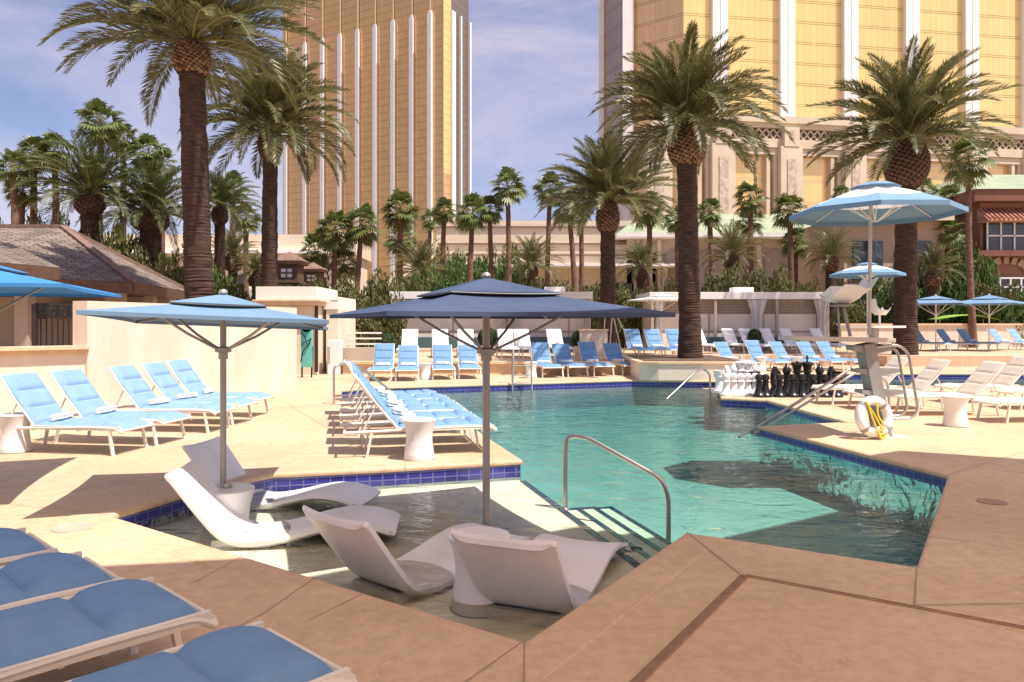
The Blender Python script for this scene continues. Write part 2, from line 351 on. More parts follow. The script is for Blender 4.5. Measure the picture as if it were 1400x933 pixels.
class Proto:
    """the first placing uses the thing itself, later ones its copies"""
    def __init__(s, o): s.o = o; s.used = False
    def put(s, loc, rz=0, label=None, group=None, scale=1):
        if not s.used:
            s.used = True; o = s.o; o.location = loc; o.rotation_euler = (0, 0, rz); o.scale = (scale,)*3
            if label: o['label'] = label
            if group: o['group'] = group
            return o
        return copy_tree(s.o, loc, rz, label, group, scale)
def struct(o): o['kind'] = 'structure'; return o
def arc(c, r, a0, a1, n, z=0): return [(c[0] + r*math.cos(a0 + (a1-a0)*i/(n-1)), c[1] + r*math.sin(a0 + (a1-a0)*i/(n-1))) for i in range(n)]
def smooth_path(pts, rad, n=6):
    """round the corners of a 3-D polyline"""
    pts = [Vector(p) for p in pts]; out = [pts[0]]
    for i in range(1, len(pts)-1):
        a, b, c = pts[i-1], pts[i], pts[i+1]; r = min(rad, (a-b).length*.48, (c-b).length*.48)
        p0 = b + (a-b).normalized()*r; p1 = b + (c-b).normalized()*r
        for k in range(n+1):
            t = k/n; out.append(p0*(1-t)**2 + b*2*t*(1-t) + p1*t*t)
    out.append(pts[-1]); return out
ORD = ['first', 'second', 'third', 'fourth', 'fifth', 'sixth', 'seventh', 'eighth', 'ninth', 'tenth', 'eleventh', 'twelfth']

# ================================================================== THE GROUND AND THE POOLS
WZ = -.165; LEDGE_Z = -.25; TERR = .42
def area2(P): return sum(P[i][0]*P[(i+1) % len(P)][1] - P[(i+1) % len(P)][0]*P[i][1] for i in range(len(P)))
def ccw(P): return P if area2(P) > 0 else P[::-1]
def offset_poly(P, o):
    """o > 0 grows a CCW polygon outwards"""
    out = []; n = len(P)
    for i in range(n):
        a, b, c = Vector(P[i-1]), Vector(P[i]), Vector(P[(i+1) % n]); d1 = (b-a).normalized(); d2 = (c-b).normalized()
        n1 = Vector((d1.y, -d1.x)); n2 = Vector((d2.y, -d2.x)); m = n1 + n2
        m = m/max(.35, m.length_squared)*2 if m.length > 1e-6 else n1
        out.append((b.x + m.x*o, b.y + m.y*o))
    return out
Hc = g2(714, 636, -.06)
POOL = [g2(148, 705), g2(717, 878), g2(938, 728.5), g2(1010, 739), g2(1090, 751), g2(1254, 776),
        g2(1297, 650), g2(1037, 583), (5.80, 12.9), (5.68, 16.7), (4.82, 17.2), (6.1, 22.2), g2(868, 519.5), g2(720, 524), g2(511, 530),
        g2(466, 534), (-3.7, 16.3), (-1.27, 14.6), Hc, g2(530, 647, -.06), g2(373, 655, -.06), g2(350, 659.5, -.06), g2(333, 665, -.06), g2(259, 681, -.06)]
POOL = ccw(POOL)
POOL2 = ccw([(9.0, 20.4), (32, 21.0), (32, 25.6), (11.2, 25.6)])
def flat(name, polys, z, mat, parent=None):
    vs = [Vector((x, y, 0)) for p in polys for x, y in p]
    tri = tessellate_polygon([[Vector((x, y, 0)) for x, y in p] for p in polys])
    fs = []
    for t in tri:
        a, b, c = (vs[k] for k in t)
        fs.append(t if (b-a).cross(c-a).z > 0 else t[::-1])
    m = MB().add([(v.x, v.y, z) for v in vs], fs)
    return m.build(name, mat, parent)
OUT = .30
deck = struct(flat('deck', [[(-60, -40), (70, -40), (70, 62), (-60, 62)], offset_poly(POOL, OUT), offset_poly(POOL2, OUT)], 0, DECK))
gm = MB(); gm.add([(-1500, -1200, -.9), (1500, -1200, -.9), (1500, 2500, -.9), (-1500, 2500, -.9)], [(0, 1, 2, 3)])
struct(gm.build('ground', mk('dry_ground', (.30, .25, .19), (.38, .32, .25), .05, .95)))
for nm, P, dz in (('pool', POOL, -.78), ('back_pool', POOL2, -.78)):
    cm, tm, wm_ = MB(), MB(), MB(); n = len(P)
    prof = [(OUT, -.02), (OUT, .0), (OUT-.006, .005), (.03, .005), (.012, .0), (0, -.012), (-.006, -.03), (-.002, -.05), (.012, -.058), (.02, -.06)]
    rings = [offset_poly(P, o) for o, z in prof]
    for k in range(len(prof)-1):
        vs = [(*p, prof[k][1]) for p in rings[k]] + [(*p, prof[k+1][1]) for p in rings[k+1]]
        cm.add(vs, [(i, n+i, n+(i+1) % n, (i+1) % n) for i in range(n)], 0, False)
    W = offset_poly(P, .018); u = 0
    for i in range(n):
        a, b = W[i], W[(i+1) % n]; ln = math.dist(a, b)
        for (z0, z1, mb) in ((-.215, -.06, tm), (dz, -.215, wm_)):
            mb.add([(*a, z0), (*b, z0), (*b, z1), (*a, z1)], [(3, 2, 1, 0)], 0, False, [[(u, z1), (u+ln, z1), (u+ln, z0), (u, z0)]])
        u += ln
    struct(cm.build('coping', DECK)); struct(tm.build('waterline_tile', TILE)); struct(wm_.build('pool_wall', POOLP))
    struct(flat('pool_floor', [offset_poly(P, .04)], dz, POOLP))
    # the water: a closed body whose volume tints what lies under it
    wt = MB().prism(offset_poly(P, .012), dz - .05, WZ); struct(wt.build('pool_water', WATER))
# the shallow sun ledge and the steps leading down from it
lp = lambda px, py, z: g2(px, py, z)
Lh = (Hc[0] + .03, Hc[1] + .05); Le = g2(905, 750)
poly_l = [offset_poly(POOL, .03)[0]]
PO = offset_poly(POOL, .03)
def near_pt(q): return min(range(len(PO)), key=lambda i: (PO[i][0]-q[0])**2 + (PO[i][1]-q[1])**2)
iB, iA, iH = near_pt(g2(717, 878)), near_pt(g2(148, 705)), near_pt(Hc)
rng = []
i = iH
while True:
    rng.append(PO[i])
    if i == iB: break
    i = (i+1) % len(PO)
ledge_poly = ccw(rng + [(Le[0]+.02, Le[1]-.03)])
struct(MB().prism(ledge_poly, -.77, LEDGE_Z).build('sun_ledge', LEDGEP))
A_ = Vector((Hc[0]+.02, Hc[1]-.01, 0)); B_ = Vector((Le[0], Le[1], 0)); dL = (B_-A_).normalized(); nL = Vector((-dL.y, dL.x, 0))
if nL.x < 0: nL = -nL
tl = MB(); tl.box((A_+B_)/2 + Vector((0, 0, LEDGE_Z+.004)) - nL*.03, ((A_-B_).length-.1, .075, .008), Matrix.Rotation(math.atan2(dL.y, dL.x), 3, 'Z'))
struct(tl.build('ledge_edge_tile', DTILE))
Lt = (A_-B_).length
for k, (s0, w, z) in enumerate(((.30, .32, -.35), (.20, .66, -.45), (.10, 1.02, -.56))):
    a = A_ + dL*(Lt*s0 + .0); b = A_ + dL*(Lt*.97); q = [a, b, b + nL*w, a + nL*w]
    qq = ccw([(p.x, p.y) for p in q]); struct(MB().prism(qq, -.76-.005*k, z).build('pool_step', LEDGEP))
    e = MB(); ang = math.atan2(dL.y, dL.x); c = (q[2]+q[3])/2
    e.box(c + Vector((0, 0, z+.004)) - nL*.03, ((a-b).length, .06, .008), Matrix.Rotation(ang, 3, 'Z'))
    c2 = (q[0]+q[3])/2; e.box(c2 + Vector((0, 0, z+.006)) + dL*.03, (w, .06, .008), Matrix.Rotation(ang+PI/2, 3, 'Z'))
    struct(e.build('step_edge_tile', DTILE))
dk = MB(); a, b = gp(362, 768, -.17), gp(424, 786, -.17)
# overflow slot and depth tiles let into the copings
def strip(m, p, q, w, z, mat=0):
    p, q = Vector((p[0], p[1], z)), Vector((q[0], q[1], z)); d = (q-p).normalized(); s_ = Vector((-d.y, d.x, 0))*w/2
    m.add([p-s_, q-s_, q+s_, p+s_], [(0, 1, 2, 3)], mat)
sk = MB(); 
a, b = Vector(g2(368, 771.5)), Vector(g2(424, 788.5)); nn_ = Vector((-(b-a).y, (b-a).x)).normalized()
if nn_.y < 0: nn_ = -nn_
sk.box(((a.x+b.x)/2 + nn_.x*.018, (a.y+b.y)/2 + nn_.y*.018, -.10), ((b-a).length, .03, .07), Matrix.Rotation(math.atan2((b-a).y, (b-a).x), 3, 'Z'))
tag(sk.build('skimmer_slot', DTILE), 'narrow dark skimmer slot at the water line below the sunlit coping edge', 'skimmer slot')
# joints in the paving
jm = MB(); J = mk('paving_joint_filler', (.32, .22, .15), None, rough=.9)
def joint(pts, w=.008, z=.0075):
    for k in range(len(pts)-1): strip(jm, g2(*pts[k]), g2(*pts[k+1]), w, z)
joint([(717, 879), (716, 960)]); joint([(715, 879), (600, 960)], .006); joint([(939, 729), (1012, 786)])
joint([(1254, 777), (1251, 829)]); joint([(1251, 829), (1430, 826)]); joint([(1430, 757), (1330, 742), (1262, 735)], .005)
joint([(430, 792), (360, 840), (250, 900)], .006); joint([(148, 705), (12, 690), (-60, 700)], .006); joint([(12, 688), (350, 627), (460, 626)], .006)
joint([(380, 545), (470, 600)], .006); joint([(555, 643), (548, 610)], .006); joint([(330, 763), (260, 800)], .005); joint([(1296, 650), (1430, 610)], .006)
joint([(1228, 600), (1430, 655)], .005); joint([(200, 933), (500, 800), (560, 770)][:0] or [(500, 812), (420, 850)], .005)
struct(jm.build('paving_joint', J))
# trench drain and its narrow continuation
dm = MB(); p0, p1, p2 = Vector(g2(1019, 788)), Vector(g2(855, 950)), Vector(g2(1440, 867))
d = (p1-p0); L1 = d.length; d.normalize(); ang = math.atan2(d.y, d.x); M = Matrix.Rotation(ang, 3, 'Z')
fr_ = MB()
for sgn in (-1, 1): fr_.box((*(p0 + d*L1/2 + Vector((-d.y, d.x))*sgn*.026), .004), (L1, .004, .009), M)
for k in range(int(L1/.012)): fr_.box((*(p0 + d*(k+.5)*.012), .003), (.006, .047, .007), M)
tag(fr_.build('trench_drain', PATTERN), 'straight brown slotted trench drain running towards the bottom edge of the paving', 'drain')
f2 = MB(); d = (p2-p0); L2 = d.length; d.normalize(); M = Matrix.Rotation(math.atan2(d.y, d.x), 3, 'Z')
for sgn in (-1, 1): f2.box((*(p0 + d*L2/2 + Vector((-d.y, d.x))*sgn*.017), .004), (L2, .0035, .009), M)
for k in range(int(L2/.05)): f2.box((*(p0 + d*(k+.5)*.05), .003), (.008, .03, .007), M)
tag(f2.build('mosaic_border', PATTERN), 'thin mosaic border of small brown squares set across the paving', 'border strip')
for (px, py, r, lab) in ((1357, 687, .13, 'round bronze drain cover in the paving beside the deep pool corner'), (100, 722, .16, 'faint round pinkish cover let into the paving by the front loungers')):
    g = gp(px, py); cv = MB().lathe([(r, 0), (r, .008), (r-.012, .010), (r-.02, .007), (r*.35, .007), (r*.35, .009), (.001, .009)], 28)
    tag(cv.build('drain_cover', PATTERN if px > 500 else mk('pink_cover', (.50, .36, .28), (.56, .42, .33), 6, .7), None, g), lab, 'drain cover')

# raised terraces
tp = ccw([(-5.7, 25.1), (3.9, 25.0), (3.9, 27.2), (7.3, 27.2), (7.4, 30.2), (14.6, 31.2), (14.9, 29.6), (60, 30.2), (60, 61), (-5.7, 61)])
struct(MB().prism(tp, -.02, TERR).build('terrace', DECK))
cpm = MB(); 
for a, b in ((tp[0], tp[1]),): pass
edge = MB().wall([(-5.75, 25.02), (3.85, 24.92)], TERR-.07, TERR+.012, .35); struct(edge.build('terrace_coping', COPING))
pl = [(3.85, 22.55), (4.4, 22.35), (6.9, 22.35), (7.35, 22.9), (7.35, 27.15), (3.95, 27.15)]
t_ = empty('planter', (5.6, 24.7, 0), 0, 'low cream stucco planter the thick poolside palm rises from', 'planter')
sh = [(x-5.6, y-24.7) for x, y in pl]
MB().prism(sh, 0, .50).build('planter_wall', STUCCO, t_); MB().prism([(x*1.03, y*1.02) for x, y in sh], .50, .56).build('planter_cap', COPING, t_)
MB().prism([(x*.9, y*.9) for x, y in sh], .56, .575).build('planting_bed', SOIL, t_)

# ================================================================== BUILDINGS
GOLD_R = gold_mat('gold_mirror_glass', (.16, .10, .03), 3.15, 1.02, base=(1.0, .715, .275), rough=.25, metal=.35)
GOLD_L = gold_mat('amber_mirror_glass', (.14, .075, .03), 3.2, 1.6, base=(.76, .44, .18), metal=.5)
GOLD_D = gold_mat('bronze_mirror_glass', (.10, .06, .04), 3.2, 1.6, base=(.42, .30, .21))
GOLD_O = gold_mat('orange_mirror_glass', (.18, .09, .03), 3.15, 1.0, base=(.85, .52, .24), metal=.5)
def facade(m, a, b, z0, z1, mat=0, uo=0):
    a, b = Vector(a), Vector(b); ln = (b-a).length
    m.add([(a.x, a.y, z0), (b.x, b.y, z0), (b.x, b.y, z1), (a.x, a.y, z1)], [(0, 1, 2, 3)], mat, False, [[(uo, z0), (uo+ln, z0), (uo+ln, z1), (uo, z1)]])
# far gold tower, seen on its broad face and a narrow end
tw = empty('hotel_tower', (0, 0, 0), 0, 'amber mirror glass hotel tower with slim white ribs, standing alone against the sky', 'tower')
c0 = Vector((-27.2, 296.0)); cL = Vector((-105, 341.4)); bR = Vector((-24.6, 301)); cR = Vector((-18.2, 313)); bk = Vector((-96, 357)); HT = 190
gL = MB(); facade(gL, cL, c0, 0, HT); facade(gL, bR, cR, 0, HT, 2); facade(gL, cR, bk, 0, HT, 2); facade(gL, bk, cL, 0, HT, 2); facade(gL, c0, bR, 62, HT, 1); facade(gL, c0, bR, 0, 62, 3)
gL.build('curtain_wall', [GOLD_L, GOLD_R, GOLD_D, GOLD_O], tw)
MB().prism([(p.x, p.y) for p in (c0, bR, cR, bk, cL)], HT, HT+3).build('roof', PILAS, tw)
fd = (cL-c0).normalized(); fn = Vector((fd.y, -fd.x)); fn = -fn if fn.y > 0 else fn
def on_face(px, a, dvec):
    k = (px - CXX)/FL; return (k*a.y - a.x)/(dvec.x - k*dvec.y)
for k, px in enumerate([396.5 + i*23.1 for i in range(9)]):
    px = [397, 418, 440, 463, 486, 509, 533, 558, 583][k]*1.0 + [-5, 0, 2, 3, 4, 5, 5.5, 6, 6][k]
    s_ = on_face(px, c0, fd); c = c0 + fd*s_ + fn*.5; ztop = 1.7 + (443 - (64 + (px-409)*(-45/178)))*c.y/FL
    rot = Matrix.Rotation(math.atan2(fd.y, fd.x), 3, 'Z')
    m = MB(); m.box((c.x, c.y, ztop/2), (1.9, 1.6, ztop), rot); m.box((c.x, c.y, (ztop+HT)/2), (.6, .7, HT-ztop), rot, 1); m.box((c.x, c.y, ztop+.6), (1.3, 1.1, 1.2), rot)
    m.build('pilaster', [PILAS, mk('gold_trim', (.62, .46, .28), None, rough=.5)], tw)
for px, w in ((616, 2.6), (628, 1.0), (640.5, 1.2)):
    dd = (cR-bR).normalized(); s_ = max(.6, on_face(px, bR, dd)); c = bR + dd*s_ + Vector((dd.y, -dd.x))*.5
    MB().box((c.x, c.y, 64), (w, 1.2, 128), Matrix.Rotation(math.atan2(dd.y, dd.x), 3, 'Z')).build('pilaster', PILAS, tw)

# near gold tower on its limestone podium
t2 = empty('hotel_tower', (0, 0, 0), 0, 'bright gold glass hotel tower rising from a limestone podium with tall window bays', 'tower')
k0 = Vector((25.3, 110)); kd = Vector((55.2, 9.3)).normalized(); kn = Vector((kd.y, -kd.x)); k1 = k0 + kd*95; kl = Vector((18.5, 115.2)); kw = Vector((17.1, 115.0)); kv = Vector((14.7, 121.5))
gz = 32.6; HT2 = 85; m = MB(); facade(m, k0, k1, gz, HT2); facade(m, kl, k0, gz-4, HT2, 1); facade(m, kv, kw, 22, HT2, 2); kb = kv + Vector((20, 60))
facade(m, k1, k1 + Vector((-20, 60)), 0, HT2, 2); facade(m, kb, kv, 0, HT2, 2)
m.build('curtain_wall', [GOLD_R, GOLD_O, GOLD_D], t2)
rotk = Matrix.Rotation(math.atan2(kd.y, kd.x), 3, 'Z')
MB().prism([(p.x, p.y) for p in (k0, k1, k1 + Vector((-20, 60)), kb, kv, kl)], HT2, HT2+2).build('roof', PILAS, t2)
pts = Vector((kw.x, kw.y)); m = MB(); m.prism([(kw.x-.1, kw.y-.5), (kl.x+.2, kl.y-.8), (kl.x+.6, kl.y+1.2), (kw.x+.2, kw.y+1.2)], 0, HT2); m.build('pilaster', PILAS, t2)
MB().box((14.6, 121.4, 42), (.9, .9, 84)).build('pilaster', PILAS, t2)
PPX = [982, 1074, 1160.5, 1244, 1325, 1404, 1480]
PS = [on_face(px, k0, kd) for px in PPX]
for s_ in PS:
    for o_, w, dpth in ((-.62, 1.15, .8), (.62, 1.15, .8), (0, .3, .3)):
        c = k0 + kd*(s_+o_) + kn*dpth*.5; MB_ = MB().box((c.x, c.y, (gz+HT2)/2), (w, dpth, HT2-gz), rotk)
        if o_: MB_.build('pilaster', PILAS, t2)
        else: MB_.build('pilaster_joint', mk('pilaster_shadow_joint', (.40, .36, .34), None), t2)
# podium: piers, lintel bands, lattice frieze, recessed tall windows
def kbox(mb, s0, s1, o0, o1, z0, z1, mat=0):
    c = k0 + kd*((s0+s1)/2) + kn*((o0+o1)/2); mb.box((c.x, c.y, (z0+z1)/2), (s1-s0, o1-o0, z1-z0), rotk, mat)
m = MB(); kbox(m, -3.0, 95, 0.4, 1.7, 31.6, 32.6); kbox(m, -3, 95, .3, 1.3, 30.9, 31.6); kbox(m, -3, 95, .2, 1.25, 28.0, 29.3); kbox(m, -3, 95, -1.2, -.4, 0, 28); kbox(m, -3, 95, .1, .75, 29.3, 30.9)
m.build('podium_wall', PODIUM, t2)
allS = [PS[0]-9.9] + PS
for i, s_ in enumerate(allS):
    m = MB(); kbox(m, s_-1.75, s_+1.75, .1, 1.9, 0, 28.1); kbox(m, s_-1.2, s_+1.2, .3, 2.0, 28.1, 30.95); kbox(m, s_-.7, s_+.7, 1.9, 2.02, 10, 26.2, 1); kbox(m, s_-.35, s_+.35, 2.0, 2.1, 29.2, 30.4, 1)
    m.build('pier', [PODIUM, PODIUMD], t2)
    if i < len(allS)-1:
        e = allS[i+1]; a, b = s_+1.75, e-1.75; fr_ = MB()
        for sx in (a+.35, b-.35, b-1.5): kbox(fr_, sx-.28, sx+.28, -.5, .9, 6, 27.0)
        kbox(fr_, a, b, -.4, 1.0, 27.0, 27.95); w = fr_.build('window_frame', PODIUM, t2)
        wp = MB(); pa, pb = k0 + kd*a + kn*.05, k0 + kd*b + kn*.05; facade(wp, pa, pb, 6, 27)
        wp.build('window', gold_mat('podium_gold_glass_%d' % i, (.40, .42, .34), 3.3, 1.25, base=(1.0, .66, .26), metal=.4), t2)
        lt = MB(); n_ = 7
        for q in range(n_):
            x0 = s_+1.3 + (e-s_-2.6)*q/n_; x1 = s_+1.3 + (e-s_-2.6)*(q+1)/n_
            for (za, zb) in ((29.4, 30.8), (30.8, 29.4)):
                pa, pb = k0 + kd*x0 + kn*.95, k0 + kd*x1 + kn*.95; lt.bar((pa.x, pa.y, za), (pb.x, pb.y, zb), .12, .22)
        lt.build('lattice', PODIUM, t2)
        bk_ = MB(); kbox(bk_, s_+1.25, e-1.25, .76, .80, 29.35, 30.85); bk_.build('frieze_shade_plate', mk('frieze_shadow', (.12, .08, .05), None), t2)  # plate before the wall; shade behind the lattice put into its dark colour
# left return of the podium below the narrow glass face
m = MB().wall([(kl.x-1.6, kl.y+1.0), (k0.x-.8, k0.y-1.1)], 0, 28.6, .8); m.wall([(kl.x-2.2, kl.y+.6), (k0.x-.8, k0.y-1.6)], 28.6, 30.6, 1.2); m.build('podium_return', PODIUM, t2)
m = MB(); a, b = Vector((kl.x-.9, kl.y-.1)), Vector((k0.x-2.8, k0.y+.35)); facade(m, a, b, 6, 26.5); m.build('window', GOLD_O, t2)

# long cream hall in the middle distance
h = empty('casino_hall', (0, 0, 0), 0, 'long cream stucco hall with stepped parapet and a white eave behind the slim palms', 'hall')
yy = 70.0
m = MB(); m.box((3.0, yy+9, 6.6), (21, 18, 3.6)); m.box((3.4, yy+9.4, 8.7), (21.6, 18, 1.0)); m.box((3.6, yy+9.9, 10.0), (21.6, 18, 1.7)); m.box((3.6, yy+9.9, 11.2), (22, 18.2, .6)); m.box((2, yy+9.6, 3), (23, 14, 6))
m.build('wall', BEIGEB, h)
m = MB()
for z, y in ((9.25, .35), (10.9, .85), (8.15, -.05)): m.box((3.5, yy+y, z), (21.8, .25, .16))
m.build('moulding', mk('moulding_brown', (.22, .14, .10), None), h)
m = MB(); m.box((4, yy-1.0, 7.05), (24.5, 3.0, .22)); m.build('eave', PILAS, h)
m = MB(); m.prism([(-8.2, yy-2.3), (-6.0, yy-1.5), (-6.8, yy+4), (-14.5, yy-1.0), (-13.6, yy-3.0)], 2.4, 2.9); 
m.add([(-13.9, yy-3.0, 3.4), (-7.0, yy-2.2, 9.3), (-7.0, yy+12, 9.3), (-13.9, yy+10, 3.4), (-13.9, yy-3.0, 2.6), (-7.0, yy-2.2, 8.2), (-7.0, yy+12, 8.2), (-13.9, yy+10, 2.6)], [(0, 1, 2, 3), (4, 7, 6, 5), (0, 4, 5, 1), (0, 3, 7, 4), (1, 5, 6, 2)])
m.build('raking_gable', BEIGEB, h)
m = MB(); 
for x in (9.2, 11.6, 14.2): m.box((x, yy-.6, 4.8), (.5, .7, 5)); 
m.build('column', TAUPE, h)
m = MB(); 
for x in (10.4, 12.9): m.box((x, yy-.15, 4.2), (1.6, .3, 2.6))
m.build('window', DGLASS, h)
# green roofed pavilion
g_ = empty('green_roofed_wing', (0, 0, 0), 0, 'low beige wing with a pale green hipped roof and white fascia below the gold tower', 'building')
x0, x1, y0 = 9.6, 30.6, 68.0; ze = 10.0
m = MB(); P_ = [(x0, y0), (x1, y0), (x1, y0+14), (x0, y0+14)]
m.add([(x0, y0, ze), (x1, y0, ze), (x1, y0+14, ze), (x0, y0+14, ze), (x0+3.4, y0+6, ze+2.6), (x1-3.4, y0+6, ze+2.6), (x1-3.4, y0+8, ze+2.6), (x0+3.4, y0+8, ze+2.6)], [(0, 1, 5, 4), (1, 2, 6, 5), (2, 3, 7, 6), (3, 0, 4, 7), (4, 5, 6, 7)])
m.build('roof', GREENR, g_)
MB().box(((x0+x1)/2, y0+7, ze-.18), (x1-x0+.1, 14.1, .34)).build('fascia', PILAS, g_)
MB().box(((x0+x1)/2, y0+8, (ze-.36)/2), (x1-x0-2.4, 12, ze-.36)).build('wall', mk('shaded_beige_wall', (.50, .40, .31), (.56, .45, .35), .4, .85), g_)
for k in range(6):
    x = x0 + 2.6 + k*3.1
    m = MB(); m.box((x, y0+1.9, 6.6), (1.9, .25, 2.2)); m.lathe([(.95, -.12), (.95, .12)], 20, (0, 0, 0)); vs = len(m.v); m.v[8:] = [(x + a, y0+1.9 + c*.98, 7.7 + b) for a, b, c in m.v[8:]]
    m.build('window', mk('niche_shade_tone', (.36, .28, .22), None), g_)  # arched plate proud of the wall; the niche's shade is its darker brown
    MB().box((x+1.55, y0+1.7, 5), (.35, .5, 9.2)).build('pier', PODIUM, g_)
m = MB()
for k in range(5): m.box((x0+3.4+k*3.8, y0+1.4, 2.0), (2.2, .9, 3.6))
m.build('door', DGLASS, g_)
# left cream block behind the palms
b_ = empty('cream_block', (0, 0, 0), 0, 'flat cream block with a cornice line seen between the palm trunks', 'building')
m = MB(); m.box((-28, 79, 4.4), (23, 12, 8.8)); m.box((-28, 79, 9.6), (23.8, 12.8, 1.6)); m.build('wall', BEIGEB, b_)
MB().box((-28, 72.3, 8.7), (24.2, 1.0, .35)).build('cornice', PILAS, b_)
for k in range(6): MB().box((-36.5+k*3.4, 72.9, 5.4), (1.2, .3, 2.2)).build('window', DGLASS, b_)
b_ = empty('cream_annex', (0, 0, 0), 0, 'low white walled annex showing behind the thick left palm trunks', 'building')
m = MB(); m.box((-18.6, 55, 2.0), (12, 8, 4.0)); m.box((-16, 53.2, 3.2), (5, 6, 1.8)); m.build('wall', PILAS, b_); MB().box((-18.6, 54.8, 4.1), (12.6, 8.6, .3)).build('cornice', STUCCOW, b_)
# terracotta house at the far side
r_ = empty('terracotta_house', (0, 0, 0), 0, 'terracotta stucco house with a pale green roof, tiled window hood and balcony', 'house')
X0, Y0 = 27.4, 44.0; X1 = X0 - 1.9
m = MB(); m.box((X0+11.2, Y0+8, 4.8), (19.4, 12, 9.6)); m.build('wall', TERRA, r_)
m = MB(); m.box((X0+11.0, Y0+1.75, 6.0), (20, .8, .35)); m.box((X0+11, Y0+1.7, 3.4), (20, .7, .25)); m.box((X0+11, Y0+7.7, 9.5), (20.8, 13.2, .7)); m.build('moulding', TERRAD, r_)
m = MB(); a = (X0+1.2, Y0+1.6, 9.9); m.add([(X0+.6, Y0+1.0, 9.85), (X0+22, Y0+1, 9.85), (X0+22, Y0+15, 9.85), (X0+.6, Y0+15, 9.85), (X0+3.2, Y0+6, 11.7), (X0+19, Y0+6, 11.7), (X0+19, Y0+10, 11.7), (X0+3.2, Y0+10, 11.7)], [(0, 1, 5, 4), (1, 2, 6, 5), (2, 3, 7, 6), (3, 0, 4, 7), (4, 5, 6, 7)])
m.build('roof', GREENR, r_)
wd = MB().box((X1+4.9, Y0+1.9, 7.0), (2.6, .3, 1.8)).build('window', DGLASS, r_)
m = MB()
for q in range(4): m.box((X1+3.65+q*.83, Y0+1.72, 7.0), (.08, .1, 1.8))
m.box((X1+4.9, Y0+1.72, 7.1), (2.6, .1, .08)); m.build('window_bars', WHITE, wd)
hd = MB(); hd.add([(X1+3.2, Y0+.9, 8.0), (X1+6.6, Y0+.9, 8.0), (X1+6.6, Y0+1.98, 8.75), (X1+3.2, Y0+1.98, 8.75), (X1+3.2, Y0+.9, 7.9), (X1+6.6, Y0+.9, 7.9), (X1+6.6, Y0+1.98, 7.9), (X1+3.2, Y0+1.98, 7.9)], [(0, 1, 2, 3), (4, 7, 6, 5), (0, 4, 5, 1), (0, 3, 7, 4), (1, 5, 6, 2)])
for q in range(12): hd.tube([(X1+3.35+q*.28, Y0+.88, 8.05), (X1+3.35+q*.28, Y0+1.95, 8.8)], .07, 6)
hd.build('tiled_hood', mk('barrel_tile', (.36, .15, .10), (.50, .26, .18), 3, .8), r_)
m = MB(); m.box((X1+5.0, Y0+1.85, 3.95), (2.6, .35, .0+1.0)); m.build('window', DGLASS, r_)
m = MB()
for q in range(5): m.box((X1+3.7+q*.65, Y0+1.62, 3.95), (.09, .12, 1.0))
m.box((X1+5.0, Y0+1.62, 3.95), (2.7, .12, .08)); m.box((X1+5, Y0+1.62, 4.5), (2.7, .14, .1)); m.build('window_frame', WHITE, r_)
m = MB(); m.box((X0+9, Y0+.4, 2.9), (14, .1, .12)); m.box((X0+9, Y0+.4, 2.0), (14, .1, .1))
for q in range(56): m.box((X0+2.1+q*.25, Y0+.4, 2.45), (.05, .05, .9))
m.build('balcony_railing', TERRAD, r_)
rel = MB()
for q in range(9):
    a = PI*q/8; rel.box((X0+3.0+1.3*math.cos(a), Y0+1.92, 5.0+.6*math.sin(a)), (.42, .2, .3), Matrix.Rotation(-a, 3, 'Y'))
rel.build('relief', mk('pink_relief', (.46, .27, .19), None), r_)
b_ = empty('dark_fronted_lodge', (0, 0, 0), 0, 'brownish stucco block with dark windows seen behind the lifeguard umbrellas', 'building')
m = MB(); m.box((23.6, 50, 4.2), (6.2, 8, 8.4)); m.build('wall', mk('brown_stucco', (.46, .33, .23), (.52, .38, .27), .6, .85), b_)
for x in (21.9, 24.9):
    MB().box((x, 45.95, 5.6), (1.8, .3, 2.4)).build('window', DGLASS, b_); MB().box((x, 45.9, 2.6), (1.8, .3, 2.2)).build('door', DGLASS, b_)
MB().box((23.6, 45.8, 8.2), (6.6, 1.0, .4)).build('cornice', PODIUM, b_)

# unseen tan cloth on masts, added so the front deck gets warm shade
o_ = empty('added_shade_cloth', (3, -2, 0), 0, 'large tan cloth out of view, added to shade the front of the deck', 'added shade cloth')
SZ = 8.0; off = Vector((SUN_DIR.x, SUN_DIR.y))*(SZ/SUN_DIR.z)
edge_g = [Vector(p) + off for p in ((-12, 5.0), (-3.4, 5.15), (-1.9, 5.4), (5.2, 10.0), (6.4, 9.4), (12, 7.6))] + [Vector((17, -2)), Vector((14, -9)), Vector((-9, -9))]
ADDED_SHADE_M = bpy.data.materials.new('added_tan_shade_cloth'); ADDED_SHADE_M.use_nodes = True; nt = ADDED_SHADE_M.node_tree
tr_ = nt.nodes.new('ShaderNodeBsdfTranslucent'); tr_.inputs[0].default_value = (.84, .68, .50, 1); df_ = nt.nodes['Principled BSDF']; df_.inputs['Base Color'].default_value = (.80, .64, .46, 1); df_.inputs['Roughness'].default_value = .9
ms_ = nt.nodes.new('ShaderNodeMixShader'); ms_.inputs[0].default_value = .52; nt.links.new(df_.outputs[0], ms_.inputs[1]); nt.links.new(tr_.outputs[0], ms_.inputs[2]); nt.links.new(ms_.outputs[0], nt.nodes['Material Output'].inputs[0])
sl = flat('added_cloth_sheet', [[(p.x-3, p.y+2) for p in edge_g]], SZ, ADDED_SHADE_M, o_)
for x, y in ((14, 4.5), (16, -3), (13, -9), (-9, -9), (-9.5, 1.5)): MB().tube([(x-3, y+2, 0), (x-3, y+2, SZ+.2)], .09, 10).build('added_mast', WHITE, o_)

